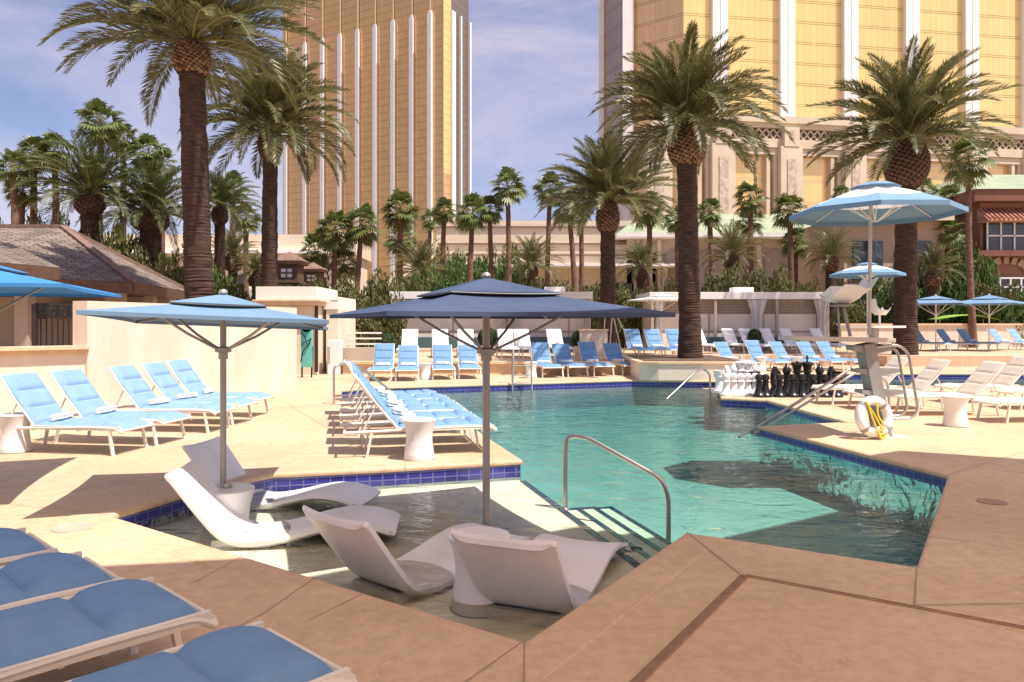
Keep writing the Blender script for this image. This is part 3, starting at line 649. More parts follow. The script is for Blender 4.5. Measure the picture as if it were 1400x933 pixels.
# ================================================================== THE STUCCO WALL, THE HUT AND THE PORTAL
sw = empty('garden_wall', (0, 0, 0), 0, 'tall curved cream stucco wall sweeping behind the pale blue loungers', 'wall')
curve = [(-7.75, 13.6), (-7.35, 14.8), (-6.95, 15.9), (-6.5, 17.0), (-6.05, 18.0), (-5.78, 18.9), (-5.72, 19.8), (-5.95, 20.6), (-6.6, 21.4)]
MB().wall(curve, 0, 2.12, .35).build('wall', STUCCO, sw)
lw = empty('servery_wall', (0, 0, 0), 0, 'low curved cream wall with a moulded ledge below the dark railing', 'wall')
curve2 = [(-12.5, 9.6), (-10.5, 11.0), (-9.2, 12.2), (-8.4, 13.0), (-7.77, 13.65)]
MB().wall(curve2, 0, 1.24, .35).build('wall', STUCCO, lw)
cap = MB().wall([(x+.10, y-.10) for x, y in curve2], 1.24, 1.30, .6); cap.wall([(x+.05, y-.05) for x, y in curve2], 1.17, 1.24, .5); cap.build('ledge', COPING, lw)
# the hut
hut = empty('pool_bar_hut', (0, 0, 0), 0, 'brown pool bar hut with a weathered shingle hip roof and dark iron railing', 'hut')
E1, E2, E3 = Vector((-10.3, 20.2)), Vector((-10.9, 25.5)), Vector((-22, 18.2)); ez = 2.62
def Pz(px, py, D): v = dp(px, py, D); return v
c1 = dp(180, 383, 20.5); c2 = dp(258, 398, 26.5); c0_ = dp(-60, 371, 17.5); r1 = dp(85, 311, 24.0); r0 = dp(-80, 310, 24.0)
c1.z = c2.z = c0_.z = 2.85; back = Vector((-26, 27.5, 2.85))
rf = MB(); 
def tri_uv(p, q, *rest):
    u = (q-p).normalized(); nrm = (q-p).cross(rest[0]-p).normalized(); v = nrm.cross(u)
    return [((x-p).dot(u), (x-p).dot(v)) for x in (p, q, *rest)]
for f in ((c0_, c1, r1, r0), (c1, c2, r1), (c2, back, r0, r1)):
    rf.add(f, [tuple(range(len(f)))], 0, False, [tri_uv(*f)])
rf.build('roof', SHINGLE, hut)
hp = MB()
for a, b in ((c1, r1), (c2, r1), (r0, r1)): hp.bar(a + Vector((0, 0, .03)), b + Vector((0, 0, .03)), .22, .10)
hp.build('ridge_cap', BROWNR, hut)
fa = MB()
for a, b in ((c0_, c1), (c1, c2)): fa.bar(a - Vector((0, 0, .16)), b - Vector((0, 0, .16)), .12, .30)
fa.build('fascia', BROWNW, hut)
sf = MB().add([c0_ - Vector((0, 0, .27)), c1 - Vector((0, 0, .27)), c2 - Vector((0, 0, .27)), back - Vector((0, 0, .27))], [(0, 3, 2, 1)]); sf.build('soffit', BROWNW, hut)
MB().box((-17.5, 24.6, 1.3), (12.5, .3, 2.6)).build('back_wall', TAUPE, hut)
m = MB().box((-14.4, 23.6, 2.1), (1.8, .4, .5)); m.box((-12.2, 24.3, 1.9), (1.0, .3, .7)); m.build('dark_opening', DGLASS, hut)
for px, D, w in ((34, 19.2, .34), (158, 21.5, .42), (232, 25.0, .3), (205, 24.0, .3)):
    p = dp(px, 440, D); MB().box((p.x, p.y, 1.3), (w, w, 2.6)).build('column', TAUPE, hut)
m = MB(); m.bar((-13.6, 19.4, .1), (-14.3, 19.4, 2.2), .14, .14); m.build('diagonal_brace', BROWNW, hut)
low = MB(); q0, q1, q2, q3 = dp(-80, 352, 15.5), dp(82, 366, 15.9), dp(12, 332, 18.5), dp(-80, 325, 18.5)
low.add([q0, q1, q2, q3, q0 - Vector((0, 0, .22)), q1 - Vector((0, 0, .22))], [(0, 1, 2, 3), (4, 5, 1, 0)], 0, False, [tri_uv(q0, q1, q2, q3), [(0, 0), (3, 0), (3, .2), (0, .2)]])
low.build('lean_to_roof', SHINGLE, hut); MB().bar(q0 - Vector((0, .04, .14)), q1 - Vector((0, .04, .14)), .08, .26).build('lean_to_fascia', BROWNW, hut)
# railing between low wall and hut
ra = empty('iron_railing', (0, 0, 0), 0, 'dark bronze railing with a band of crossed circles above its upright bars', 'railing')
a, b = dp(47, 440, 16.0), dp(150, 440, 17.5); a.z = b.z = 0; d = (b-a); ln = d.length; d.normalize()
z0, z1, z2 = dp(47, 477, 16).z, dp(47, 435, 16).z, dp(47, 416, 16).z
m = MB()
for z in (z0, z1, z2): m.bar(a + Vector((0, 0, z)), b + Vector((0, 0, z)), .045, .045)
for k in range(15): p = a + d*ln*k/14; m.bar(p + Vector((0, 0, z0)), p + Vector((0, 0, z1)), .022, .022)
m.build('bars', BRONZE, ra)
m = MB()
for k in range(7):
    c = a + d*ln*(k+.5)/7; w = ln/14; zc = (z1+z2)/2; hh = (z2-z1)/2
    m.bar(c - d*w + Vector((0, 0, z1)), c + d*w + Vector((0, 0, z2)), .02, .02); m.bar(c - d*w + Vector((0, 0, z2)), c + d*w + Vector((0, 0, z1)), .02, .02)
    m.tube([c + d*math.cos(t)*w*.55 + Vector((0, 0, zc + math.sin(t)*hh*.6)) for t in [2*PI*i/14 for i in range(14)]], .012, 5, 0, True)
m.build('cross_band', BRONZE, ra)
for p in (a, b): MB().box((p.x, p.y, z2/2), (.09, .09, z2)).build('post', BRONZE, ra)
# portal with cornice
po = empty('shower_pavilion', (0, 0, 0), 0, 'cream pavilion with a stepped white parapet beside the turquoise panel', 'pavilion')
a, b = dp(350, 440, 24.8), dp(437, 440, 24.8); b2 = dp(456, 440, 25.6)
cx_ = (a.x+b.x)/2
m = MB(); m.box((cx_, 26.3, 1.15), (b.x-a.x-.25, 2.9, 2.3)); m.box((b.x+.22, 27.0, 1.1), (.42, 2.8, 2.2)); m.build('wall', STUCCO, po)
m = MB(); m.box((cx_, 26.2, 2.37), (b.x-a.x, 3.2, .12)); m.box((cx_, 26.2, 2.47), (b.x-a.x+.12, 3.3, .06)); m.build('cornice', COPING, po)
m = MB(); m.box((cx_-.05, 26.25, 2.72), (b.x-a.x-.1, 3.0, .44)); m.box((b.x+.18, 27.0, 2.35), (.5, 2.9, .3)); m.box((b.x+.30, 27.0, 2.55), (.25, 2.9, .16)); m.build('parapet', STUCCOW, po)
m = MB(); m.box((b.x-.12, 24.83, 1.2), (.10, .06, 2.2)); m.build('downpipe', BRONZE, po)
# turquoise shower panel on dark legs with a branch of ironwork
tp_ = empty('outdoor_shower', dp(419, 514, 23.6) * 1.0, 0, 'turquoise shower panel on dark legs with wrought iron branches over it', 'shower'); tp_.location.z = 0
m = MB(); m.box((0, 0, .95), (.36, .06, 1.25), bevel=.02); m.lathe([(.18, -.03), (.18, .03)], 20); m.v[-40:] = [(x, y*0+z, 1.58+y*.8) for x, y, z in m.v[-40:]]; m.build('panel', TEAL, tp_)
for sx in (-1, 1): MB().bar((sx*.15, .02, 0), (sx*.17, .02, 1.0 if sx > 0 else 1.75), .045, .045).build('leg', BLACK, tp_)
m = MB(); m.tube(smooth_path([(-.17, -.06, .5), (-.1, -.08, .85), (.08, -.08, 1.0), (.15, -.06, 1.25)], .1), .018, 6); m.tube(smooth_path([(-.17, -.06, 1.0), (0, -.08, 1.15), (.14, -.06, 1.2)], .1), .016, 6); m.tube(smooth_path([(-.17, -.06, 1.45), (-.02, -.08, 1.28), (.02, -.08, 1.05)], .1), .014, 6)
m.build('iron_branch', BLACK, tp_)
MB().lathe([(.02, 1.70), (.22, 1.66), (.20, 1.74), (.06, 1.83), (.01, 1.84)], 18).build('shower_head', mk('blue_enamel', (.03, .16, .34), None, rough=.3), tp_)
# white box pillar and sign post
w_ = empty('service_pillar', (-5.98, 25.2, 0), 0, 'plain white box pillar standing at the terrace end by the hedge', 'pillar')
MB().box((0, 0, .58), (.42, .4, 1.16), bevel=.015).build('body', WHITE, w_); MB().box((-.17, -.2, .66), (.10, .03, .55)).build('panel', TAUPE, w_)
# little roof lantern turrets
for (px, py, D, s_, lab) in ((396, 388, 38, 1.0, 'small brown roof turret with a pyramid cap and four white panes'), (428, 391, 41, .74, 'smaller brown turret half hidden behind its bigger neighbour')):
    p = dp(px, py, D); u = empty('roof_turret', p, 0, lab, 'turret'); s_ *= D/1020
    m = MB(); m.prism([(-15*s_, -15*s_), (15*s_, -15*s_), (15*s_, 15*s_), (-15*s_, 15*s_)], 0, 26*s_); m.prism([(-17*s_, -17*s_), (17*s_, -17*s_), (17*s_, 17*s_), (-17*s_, 17*s_)], 0, 3*s_); m.build('body', BROWNW, u)
    m = MB(); m.add([(-22*s_, -22*s_, 30*s_), (22*s_, -22*s_, 30*s_), (22*s_, 22*s_, 30*s_), (-22*s_, 22*s_, 30*s_), (0, 0, 44*s_), (-19*s_, -19*s_, 25*s_), (19*s_, -19*s_, 25*s_), (19*s_, 19*s_, 25*s_), (-19*s_, 19*s_, 25*s_)],
        [(0, 1, 4), (1, 2, 4), (2, 3, 4), (3, 0, 4), (5, 6, 1, 0), (6, 7, 2, 1), (7, 8, 3, 2), (8, 5, 0, 3)]); m.build('roof', BROWNR, u)
    for ax in (-1, 1):
        for az in (0, 1): MB().box((ax*4.2*s_, -15.3*s_, (10 + az*7)*s_), (6.2*s_, .8*s_, 4.6*s_)).build('window', WHITE, u)
# cabanas
def cabana(px0, px1, D, lab, posts, curt, slats, roofpx=None):
    x0_, x1_ = (px0-CXX)*D/FL, (px1-CXX)*D/FL; w = x1_-x0_; r = empty('cabana', ((x0_+x1_)/2, D, TERR), 0, lab, 'cabana', 'white roofed cabanas on the terrace')
    MB().box((0, 1.9, 2.62), (w+.3, 4.0, .34), bevel=.02).build('roof', WHITE, r)
    MB().wall([(-w/2+.2, .35), (w/2-.2, .35)], 0, 1.75 if slats else 2.4, .08).build('back_panel', CLAD, r)
    if slats:
        m = MB()
        for k in range(9): m.box((0, .35, 1.80 + k*.075), (w-.4, .05, .045), Matrix.Rotation(.5, 3, 'X'))
        m.build('louvre', TAUPE, r)
    for sx in posts: MB().box((sx*w/2, .0, 1.225), (.12, .12, 2.45)).build('post', TAUPE, r); 
    for sx, wd_ in curt:
        P = []
        for i in range(13):
            row = []
            for j in range(15):
                t = i/12; u = (j/14-.5); ww = wd_*(1-.55*math.sin(PI*min(1, t*1.15))*.9) if True else wd_
                row.append((sx*w/2 + u*ww, -.05 + .07*math.sin(j*2.6)*(1-.4*t), 2.43 - t*2.38))
            P.append(row)
        MB().grid(P).build('curtain', CURTAIN, r)
    MB().box((0, -.45, .42), (w*.62, .55, .5), bevel=.05).build('daybed', TEALG, r)
    MB().box((w*.1, 2.5, 2.95), (1.0, .8, .35)).build('roof_unit', STUCCOW, r)
    for sx in (-1, 1): MB().box((sx*(w/2-.1), 1.6, 1.22), (.06, 2.9, 2.4)).build('side_panel', TAUPE, r)
    return r
cabana(537, 690, 35, 'white flat roofed cabana hung with curtains beside the hedge, nearest the pavilion', (-1, 1), ((-.95, .55), (.93, .6)), False)
cabana(697, 806, 35, 'white flat roofed cabana between its curtained neighbour and the tilted white parasol', (-1, 1), ((-.9, .5), (.95, .5)), False)
cabana(892, 1132, 35.5, 'widest white cabana with slatted back and tied curtain behind the thick poolside palm', (-1, -.28, .42, 1), ((.19, .95), (.93, .8), (-.93, .5)), True)
# low cream wall behind the far right loungers, tan tents, green awning
m = empty('terrace_wall', (0, 0, 0), 0, 'long low cream wall closing the far terrace below the tan tents', 'wall')
MB().wall([(17.6, 39.8), (21.5, 40), (36, 41)], TERR, 1.62, .3).build('wall', STUCCO, m); MB().wall([(17.5, 39.7), (21.5, 39.9), (36, 40.9)], 1.62, 1.72, .5).build('cap', COPING, m)
for k, (px, hw, py, D, lab) in enumerate(((1262, 42, 414, 48, 'tan pyramid tent roof just beyond the trunk of the bulbous palm'), (1352, 56, 411, 46, 'tan pyramid tent roof behind the lime green awning at the far edge'), (1218, 34, 423, 50, 'dusky tan tent roof peeping out below the second lifeguard chair'), (1165, 26, 424, 52, 'small pinkish tan tent roof behind the wide cabana corner'))):
    p = dp(px, py, D); z1 = p.z; hw_ = hw*D/FL; t_ = empty('tent', (p.x, p.y, TERR), .2, lab, 'tent', 'tan pyramid tents')
    e = z1-TERR; q = MB(); N = 10; 
    for s_ in range(4):
        P = []; a0 = s_*PI/2 + PI/4
        for i in range(N+1):
            t = i/N; row = []
            for j in range(7):
                u = j/6; A = Vector((math.cos(a0), math.sin(a0)))*1.41*hw_; B = Vector((math.cos(a0+PI/2), math.sin(a0+PI/2)))*1.41*hw_; pt = A.lerp(B, u)*t
                row.append((pt.x, pt.y, e - .95*(t**.85)*min(1.1, hw_*.5)))
            P.append(row)
        q.grid(P)
    q.build('canopy', TCAN, t_)
    for a0 in range(4): MB().tube([(math.cos(a0*PI/2+PI/4)*1.35*hw_, math.sin(a0*PI/2+PI/4)*1.35*hw_, 0), (math.cos(a0*PI/2+PI/4)*1.35*hw_, math.sin(a0*PI/2+PI/4)*1.35*hw_, e-.95*min(1.1, hw_*.5))], .04, 6).build('post', TAUPE, t_)
p = dp(1329, 436, 40.5); t_ = empty('garden_awning', (p.x, p.y+.9, TERR), 0, 'low lime green awning arched just above the far cream wall', 'awning')
P = [[(x, y, p.z - TERR + .25 - .42*(x/1.6)**2*.6 - .1*y*y) for y in (-.8, -.3, .3, .8)] for x in [-1.65 + 3.3*i/12 for i in range(13)]]
MB().grid(P).build('canopy', GCAN, t_)
for sx in (-1.2, 1.2): MB().tube([(sx, 0, 0), (sx, 0, p.z-TERR+.1)], .025, 6).build('post', WHITE, t_)

# ================================================================== PALMS AND HEDGES
def date_crown(seed, Rr=3.2, n=88, leaf=62, lw=.062, up=1.0, droop=1.2, low=-.12):
    rnd = random.Random(seed); m = MB()
    for i in range(n):
        t = i/(n-1); az = i*2.39996 + rnd.uniform(-.25, .25)
        el = (low + (1.42-low)*(t**.85)) + rnd.uniform(-.14, .14)
        Ln = Rr*(1.08 - .22*t + rnd.uniform(-.1, .08)) * (1.0 if t > .12 else .85)
        dr = droop*(1.0 - .35*t)*rnd.uniform(.75, 1.25); side = rnd.uniform(-.25, .25)
        n_s = 15; p = Vector((math.cos(az)*.12, math.sin(az)*.12, .02 + .35*t)); pts = [p.copy()]; dirs = []
        for k in range(n_s):
            u = k/n_s; e = el - dr*(u**1.5); a = az + side*u
            d = Vector((math.cos(e)*math.cos(a), math.cos(e)*math.sin(a), math.sin(e))); dirs.append(d); p = p + d*Ln/n_s; pts.append(p.copy())
        dirs.append(dirs[-1])
        m.tube(pts, [.034*(1-.85*k/n_s) for k in range(n_s+1)], 3, 1, cap=False)
        vs = []; fs = []
        for j in range(leaf):
            u = .13 + .87*(j+.5)/leaf; x = u*n_s; k = min(int(x), n_s-1); q = pts[k].lerp(pts[k+1], x-k); d = dirs[k]
            sd = d.cross(Vector((0, 0, 1)));
            if sd.length < .05: sd = Vector((-math.sin(az), math.cos(az), 0))
            sd.normalize(); upv = sd.cross(d).normalized()
            ll = Rr*.138*(.35 + .9*math.sin(PI*min(1, .12+u*.92))**.7)*rnd.uniform(.8, 1.12)
            for sg in (-1, 1):
                v = (sd*sg*.72 + d*(.70 + .5*u) + upv*rnd.uniform(.10, .55)).normalized()
                tip = q + v*ll - Vector((0, 0, ll*ll*.22*rnd.uniform(.4, 1.4))); wv = d*(lw*.5) + upv*rnd.uniform(-.012, .012)
                mid = q.lerp(tip, .45) + Vector((0, 0, ll*.035)); b = len(vs)
                vs += [q, mid - wv, tip, mid + wv]; fs.append((b, b+1, b+2, b+3))
        m.add(vs, fs, 0)
    return m
def fan_crown(seed, Rr=1.35, n=30, seg=15, skirt=True):
    rnd = random.Random(seed); m = MB()
    for i in range(n):
        t = i/(n-1); az = i*2.39996 + rnd.uniform(-.3, .3); el = -.85 + 2.2*t**.9 + rnd.uniform(-.15, .15)
        d = Vector((math.cos(el)*math.cos(az), math.cos(el)*math.sin(az), math.sin(el)))
        Lp = Rr*.52*rnd.uniform(.8, 1.15); base = Vector((0, 0, .05+.25*t)); c = base + d*Lp - Vector((0, 0, Lp*.12))
        m.tube([base, base.lerp(c, .5) + Vector((0, 0, .02)), c], [.018, .014, .010], 3, 1, cap=False)
        sd = d.cross(Vector((0, 0, 1))); sd = sd.normalized() if sd.length > .05 else Vector((-math.sin(az), math.cos(az), 0)); upv = sd.cross(d).normalized()
        ax = (d*.92 - Vector((0, 0, .28))).normalized(); roll = rnd.uniform(-.4, .4); sd2 = (sd*math.cos(roll) + upv*math.sin(roll)).normalized()
        vs = []; fs = []; LR = Rr*.52*rnd.uniform(.85, 1.1)
        for k in range(seg):
            a = (k/(seg-1)-.5)*3.9; v = (ax*math.cos(a) + sd2*math.sin(a)).normalized(); ll = LR*(.72 + .28*math.cos(a*.6))*rnd.uniform(.9, 1.08)
            nrm = ax.cross(sd2); pv = v.cross(nrm).normalized()*ll*.09
            mid = c + v*ll*.58 + nrm*rnd.uniform(-.02, .02); tip = c + v*ll*.98 - Vector((0, 0, ll*rnd.uniform(.12, .42))); b = len(vs)
            vs += [c, mid - pv, tip, mid + pv]; fs += [(b, b+1, b+3), (b+1, b+2, b+3)]
        m.add(vs, fs, 0)
    if skirt:
        for i in range(16):
            az = i*2.4; L_ = rnd.uniform(.4, .75)*Rr; vs = []; fs = []
            for k in range(6):
                a = az + (k-2.5)*.12; b = len(vs); r0_ = .13
                vs += [(math.cos(az)*r0_, math.sin(az)*r0_, .02), (math.cos(a-.06)*(.3), math.sin(a-.06)*.3, -L_*.5), (math.cos(a)*.34, math.sin(a)*.34, -L_), (math.cos(a+.06)*.3, math.sin(a+.06)*.3, -L_*.5)]
                fs.append((b, b+1, b+2, b+3))
            m.add(vs, fs, 2)
    return m
DC = [date_crown(1, 3.3), date_crown(7, 3.3, droop=1.6), date_crown(13, 3.3, n=78, droop=1.15)]
DCM = [None]*3; DCS = {}
def mesh_of(mb, name, mats):
    o = mb.build(name, mats); me = o.data; bpy.data.objects.remove(o); return me
DM = [mesh_of(DC[i], 'date_palm_crown', [LEAFD, RACHIS]) for i in range(3)]
DMD = mesh_of(date_crown(31, 3.3, n=70, leaf=34, lw=.07, droop=1.5), 'date_palm_crown', [LEAFD2, RACHIS])
DML = mesh_of(date_crown(41, 3.3, n=52, leaf=30, lw=.08, droop=1.25, low=-.1), 'low_palm_crown', [LEAFD, RACHIS])
FM = [mesh_of(fan_crown(s), 'fan_palm_crown', [LEAFF if s % 2 else LEAFF2, RACHIS, SKIRT]) for s in (1, 2, 3, 4)]
def child(name, me, parent, loc=(0, 0, 0), scale=1, rz=0, rx=0):
    o = bpy.data.objects.new(name, me); COL.objects.link(o); o.parent = parent; o.location = loc; o.scale = (scale,)*3 if isinstance(scale, (int, float)) else scale; o.rotation_euler = (rx, 0, rz); return o
def trunk_mesh(p0, p1, r0, r1, seed, ring=.085, amp=.03, n=22, bend=0):
    rnd = random.Random(seed); H_ = (p1-p0).length; k = int(H_/(ring/2)); pts = []; rs = []
    for i in range(k+1):
        t = i/k; p = p0.lerp(p1, t) + Vector((math.sin(t*PI)*bend, 0, 0)); pts.append(p)
        rs.append((r0 + (r1-r0)*min(1, t*1.15)) * (1 + (.10*(1-t*9) if t < .11 else 0)) * (1 + amp*(1 if i % 2 else -1)*rnd.uniform(.3, 1.2)))
    m = MB().tube(pts, rs, n)
    m.v = [tuple(Vector(v) + Vector((noise.noise(Vector(v)*4+Vector((seed, 0, 0))), noise.noise(Vector(v)*4+Vector((0, seed, 9))), 0))*r0*.09) for v in m.v]
    return m
def bulb(rb, h, rn, seed, nb=260, mats=None, squash=1.0):
    """ball of cut leaf bases under the crown: rb max radius, h height, rn neck radius"""
    rnd = random.Random(seed); m = MB(); prof = []
    f = lambda t: rn + (rb-rn)*math.sin(PI*min(1, max(0, t))**.85)**.75
    for i in range(15): prof.append((f(i/14)*.93, h*i/14))
    m.lathe(prof, 20)
    for i in range(nb):
        t = (i+.5)/nb; a = i*2.39996; r = f(t); z = h*t; tilt = .95 - .5*t
        out = Vector((math.cos(a), math.sin(a), 0)); s_ = rb*rnd.uniform(.16, .22)
        ax = (out*math.cos(tilt) + Vector((0, 0, math.sin(tilt)))).normalized(); sd = Vector((-math.sin(a), math.cos(a), 0)); w = ax.cross(sd)
        M = Matrix((ax, sd, w)).transposed(); c = out*r + Vector((0, 0, z)); m.box(c, (s_*.9, s_*1.05, s_*.42), M, 1 if rnd.random() < .75 else 0)
    return m
def big_palm(name, pb, pt, D, z0, rpx, bulb_px, crown_px, ci, lab, seed, crown_r, mats, D2=None, up=.0, nb=260):
    """pb, pt: foot and trunk top; bulb_px = (max radius, height) in photo pixels"""
    b = dp(pb[0], pb[1], D); b.z = z0; t = dp(pt[0], pt[1], D); s_ = D/FL
    r = empty(name, b, 0, lab, 'palm tree', 'thick trunked date palms')
    rr = rpx*s_; tl_ = t - b
    trunk_mesh(Vector((0, 0, -.05)), tl_, rr, rr*.86, seed).build('trunk', TRUNK, r)
    bu = bulb(bulb_px[0]*.9*s_, bulb_px[1]*s_, rr*.9, seed, nb).build('leaf_base_collar', mats, r); bu.location = tl_ - Vector((0, 0, .1))
    child('crown', DM[ci], r, tl_ + Vector((0, 0, bulb_px[1]*s_*.86 + up)), crown_r/3.3, seed*1.3)
    return r
big_palm('date_palm', (276, 440), (262, 96), 19.0, 0, 19.5, (26, 40), None, 0, 'tallest palm, its thick dark trunk rising behind the light blue parasol', 3, 3.35, [BOOTD, BOOT], nb=240)
big_palm('date_palm', (367, 440), (369, 212), 31.5, 0, 11.5, (17.5, 34), None, 1, 'slimmer date palm standing in front of the amber tower edge', 5, 3.9, [BOOTD, BOOTD], nb=180)
big_palm('date_palm', (944, 493), (939, 222), 24.6, .56, 15.5, (27, 50), None, 1, 'date palm with a dark barrel trunk standing in the cream planter', 8, 3.35, [BOOTD, BOOT], nb=280)
big_palm('date_palm', (1238, 485), (1240, 252), 31.0, TERR, 15.5, (30.5, 66), None, 2, 'date palm with a big dark pineapple shaped bulb, behind the lifeguard stand', 11, 4.05, [BOOTD, BOOTD], nb=330)
big_palm('date_palm', (832, 483), (831, 314), 33.0, TERR, 11.5, (17.5, 40), None, 0, 'shorter date palm between the cabanas, its orange brown collar above the low hall', 14, 3.3, [BOOTD, BOOT], nb=200)
def mid_palm(px, py, r, D, lab, mesh, rz, by=470, tr=.28, bulbr=1.5, mats=(BOOTD, BOOTD)):
    c = dp(px, py, D); g = empty('date_palm', (c.x, c.y, 0), 0, lab, 'palm tree', 'background date palms')
    trunk_mesh(Vector((0, 0, 0)), Vector((0, 0, c.z-.7)), tr, tr*.9, int(px), .12, .03, 14).build('trunk', TRUNK, g)
    bo = bulb(tr*bulbr, .9, tr*.9, int(px), 110).build('leaf_base_collar', list(mats), g); bo.location = (0, 0, c.z-.8)
    child('crown', mesh, g, (0, 0, c.z-.05), r*D/FL/3.3, rz)
    return g
mid_palm(122, 268, 100, 34, 'broad dark green date palm above the shingle roof', DMD, .3, tr=.42)
mid_palm(205, 292, 92, 36, 'date palm crowding the tallest trunk on its roof side', DMD, 1.7, tr=.55)
mid_palm(300, 285, 66, 40, 'dark date palm fanning out between the two big trunks', DMD, 2.9, tr=.3)
mid_palm(318, 352, 48, 44, 'short date palm with a round collar low between the two big trunks', DML, .9, tr=.3, bulbr=1.8)
mid_palm(350, 372, 34, 40, 'smallest date palm beside the slim trunk near the pavilion', DML, 2.2, tr=.26, bulbr=1.7)
mid_palm(575, 372, 52, 46, 'low spreading palm in front of the raking gable', DML, 1.1, tr=.3)
mid_palm(726, 364, 50, 47, 'low spreading palm behind the peak of the navy parasol', DML, 2.1, tr=.3)
mid_palm(876, 366, 44, 46, 'low palm between the two poolside date palms', DML, .2, tr=.3)
mid_palm(1000, 350, 56, 44, 'low feathery palm over the hedge, beside the planter palm', DML, 3.1, tr=.3)
mid_palm(1136, 352, 46, 44, 'low feathery palm below the green roof and the lifeguard parasol', DML, 4.0, tr=.32, mats=(BOOTD, BOOT))
mid_palm(1277, 372, 46, 42, 'low feathery palm just beyond the bulbous palm trunk', DML, 5.0, tr=.32, mats=(BOOTD, BOOT))
mid_palm(1182, 300, 30, 52, 'small dark palm hidden behind the lifeguard parasol', DMD, 5.3, tr=.25)
fan_spots = [  # crown centre px, py, radius px, distance, trunk tilt px, label
 (18, 232, 30, 33, 0, 'fan palm cut by the picture edge above the shingle roof'),
 (46, 214, 31, 35, -4, 'bright fan palm, second in from the sky edge above the roof'),
 (74, 208, 30, 36, 2, 'fan palm with a pale trunk, third along above the roof'),
 (30, 262, 27, 34, 6, 'lower fan palm tucked under the three above the roof'),
 (137, 172, 37, 38, 0, 'tallest fan palm of the group above the shingle roof'),
 (168, 192, 27, 40, 2, 'fan palm just beside the tallest of its group'),
 (203, 212, 32, 40, 3, 'full headed fan palm before the tallest trunk'),
 (222, 226, 25, 42, 0, 'fan palm half behind the tallest trunk'),
 (318, 258, 26, 48, -2, 'fan palm showing between the two big trunks'),
 (336, 300, 26, 50, 0, 'short fan palm beside the slimmer date palm trunk'),
 (430, 345, 28, 46, 2, 'short fan palm next to the brown turret'),
 (458, 318, 34, 44, 3, 'fan palm before the lower corner of the amber tower'),
 (494, 310, 34, 44, 12, 'fan palm with a leaning trunk before the amber tower'),
 (547, 290, 32, 47, -3, 'taller fan palm over the white ribs of the amber tower'),
 (548, 328, 28, 50, 4, 'dark fan palm just under a taller one before the amber tower'),
 (470, 362, 26, 45, -3, 'low fan palm among the hedge behind the pavilion'),
 (588, 302, 18, 60, 4, 'tiny fan palm at the top of the raking gable'),
 (607, 291, 22, 52, 5, 'slender fan palm at the gable end of the cream hall'),
 (646, 293, 30, 50, 4, 'fan palm in front of the gable end of the cream hall'),
 (669, 288, 24, 53, -4, 'dark fan palm closely behind its neighbour at the hall'),
 (694, 257, 30, 52, 1, 'fan palm standing clear against the sky beside the tower'),
 (752, 262, 28, 54, 4, 'fan palm against the sky over the cream hall parapet'),
 (778, 288, 28, 52, -10, 'fan palm with a slanting trunk before the hall'),
 (794, 284, 26, 56, 1, 'straight fan palm beside the slanting one at the hall'),
 (888, 290, 30, 48, 2, 'fan palm between the two poolside date palms'),
 (926, 302, 24, 52, -3, 'small fan palm touching the planter palm trunk'),
 (970, 292, 24, 50, -6, 'fan palm beside the planter palm trunk'),
 (1026, 274, 28, 50, 0, 'fan palm in front of the gold podium windows'),
 (1026, 304, 25, 53, 2, 'lower fan palm doubled under another at the podium'),
 (1080, 290, 30, 49, -3, 'fan palm beside the lifeguard parasol rim'),
 (1088, 332, 24, 50, 2, 'small fan palm under the one at the parasol rim'),
 (1325, 222, 38, 40, -8, 'tall fan palm with a slim leaning trunk before the terracotta house'),
 (1262, 262, 24, 52, 0, 'dark fan palm just behind the bulb of the date palm'),
 (1300, 276, 26, 48, -3, 'fan palm between the bulb and the slim leaning palm'),
 (1298, 318, 24, 46, 4, 'low fan palm before the terracotta house wall'),
 (1150, 268, 16, 60, 0, 'tiny fan palm head over the lifeguard parasol'),
]
for k, (px, py, r, D, tilt, lab) in enumerate(fan_spots):
    c = dp(px, py, D); g = empty('fan_palm', (c.x - tilt*D/FL*1.0, c.y, 0), 0, lab, 'palm tree', 'slender fan palms')
    top = Vector((tilt*D/FL, 0, c.z-.05)); tr_ = .17 if D < 45 else .20
    trunk_mesh(Vector((0, 0, 0)), top, tr_*1.15, tr_*.85, k+50, .14, .05, 10, bend=random.Random(k).uniform(-.12, .12)).build('trunk', TRUNKF, g)
    child('crown', FM[k % 4], g, top, r*D/FL/1.35, k*1.7)
def leaf_cloud(seed, n, fn, size, cat=None):
    rnd = random.Random(seed); m = MB(); vs = []; fs = []
    for i in range(n):
        p, nrm = fn(rnd); s_ = size*rnd.uniform(.6, 1.4)
        a = Vector((rnd.gauss(0, 1), rnd.gauss(0, 1), rnd.gauss(0, 1))); a = (a + nrm*.9).normalized(); u = a.orthogonal().normalized(); w = a.cross(u); an = rnd.uniform(0, 6.28); u, w = u*math.cos(an) + w*math.sin(an), w*math.cos(an) - u*math.sin(an)
        b = len(vs); vs += [p - u*s_, p - w*s_*.6, p + u*s_, p + w*s_*.6]; fs.append((b, b+1, b+2, b+3))
    m.add(vs, fs, 0); return m
def ell(seed, lobes=9, sx=1, sy=.6, sz=.7):
    r0_ = random.Random(seed); C = [(Vector((r0_.uniform(-.75, .75)*sx, r0_.uniform(-.5, .5)*sy, r0_.uniform(.15, .8)*sz)), r0_.uniform(.28, .46)*min(sx, 1.0)) for _ in range(lobes)]
    def f(rnd):
        c, r = C[rnd.randrange(lobes)]; d = Vector((rnd.gauss(0, 1), rnd.gauss(0, 1), rnd.gauss(0, 1))).normalized(); q = c + d*r*rnd.uniform(.6, 1.06)**.5; q.z = max(.02, q.z); return q, d
    return f
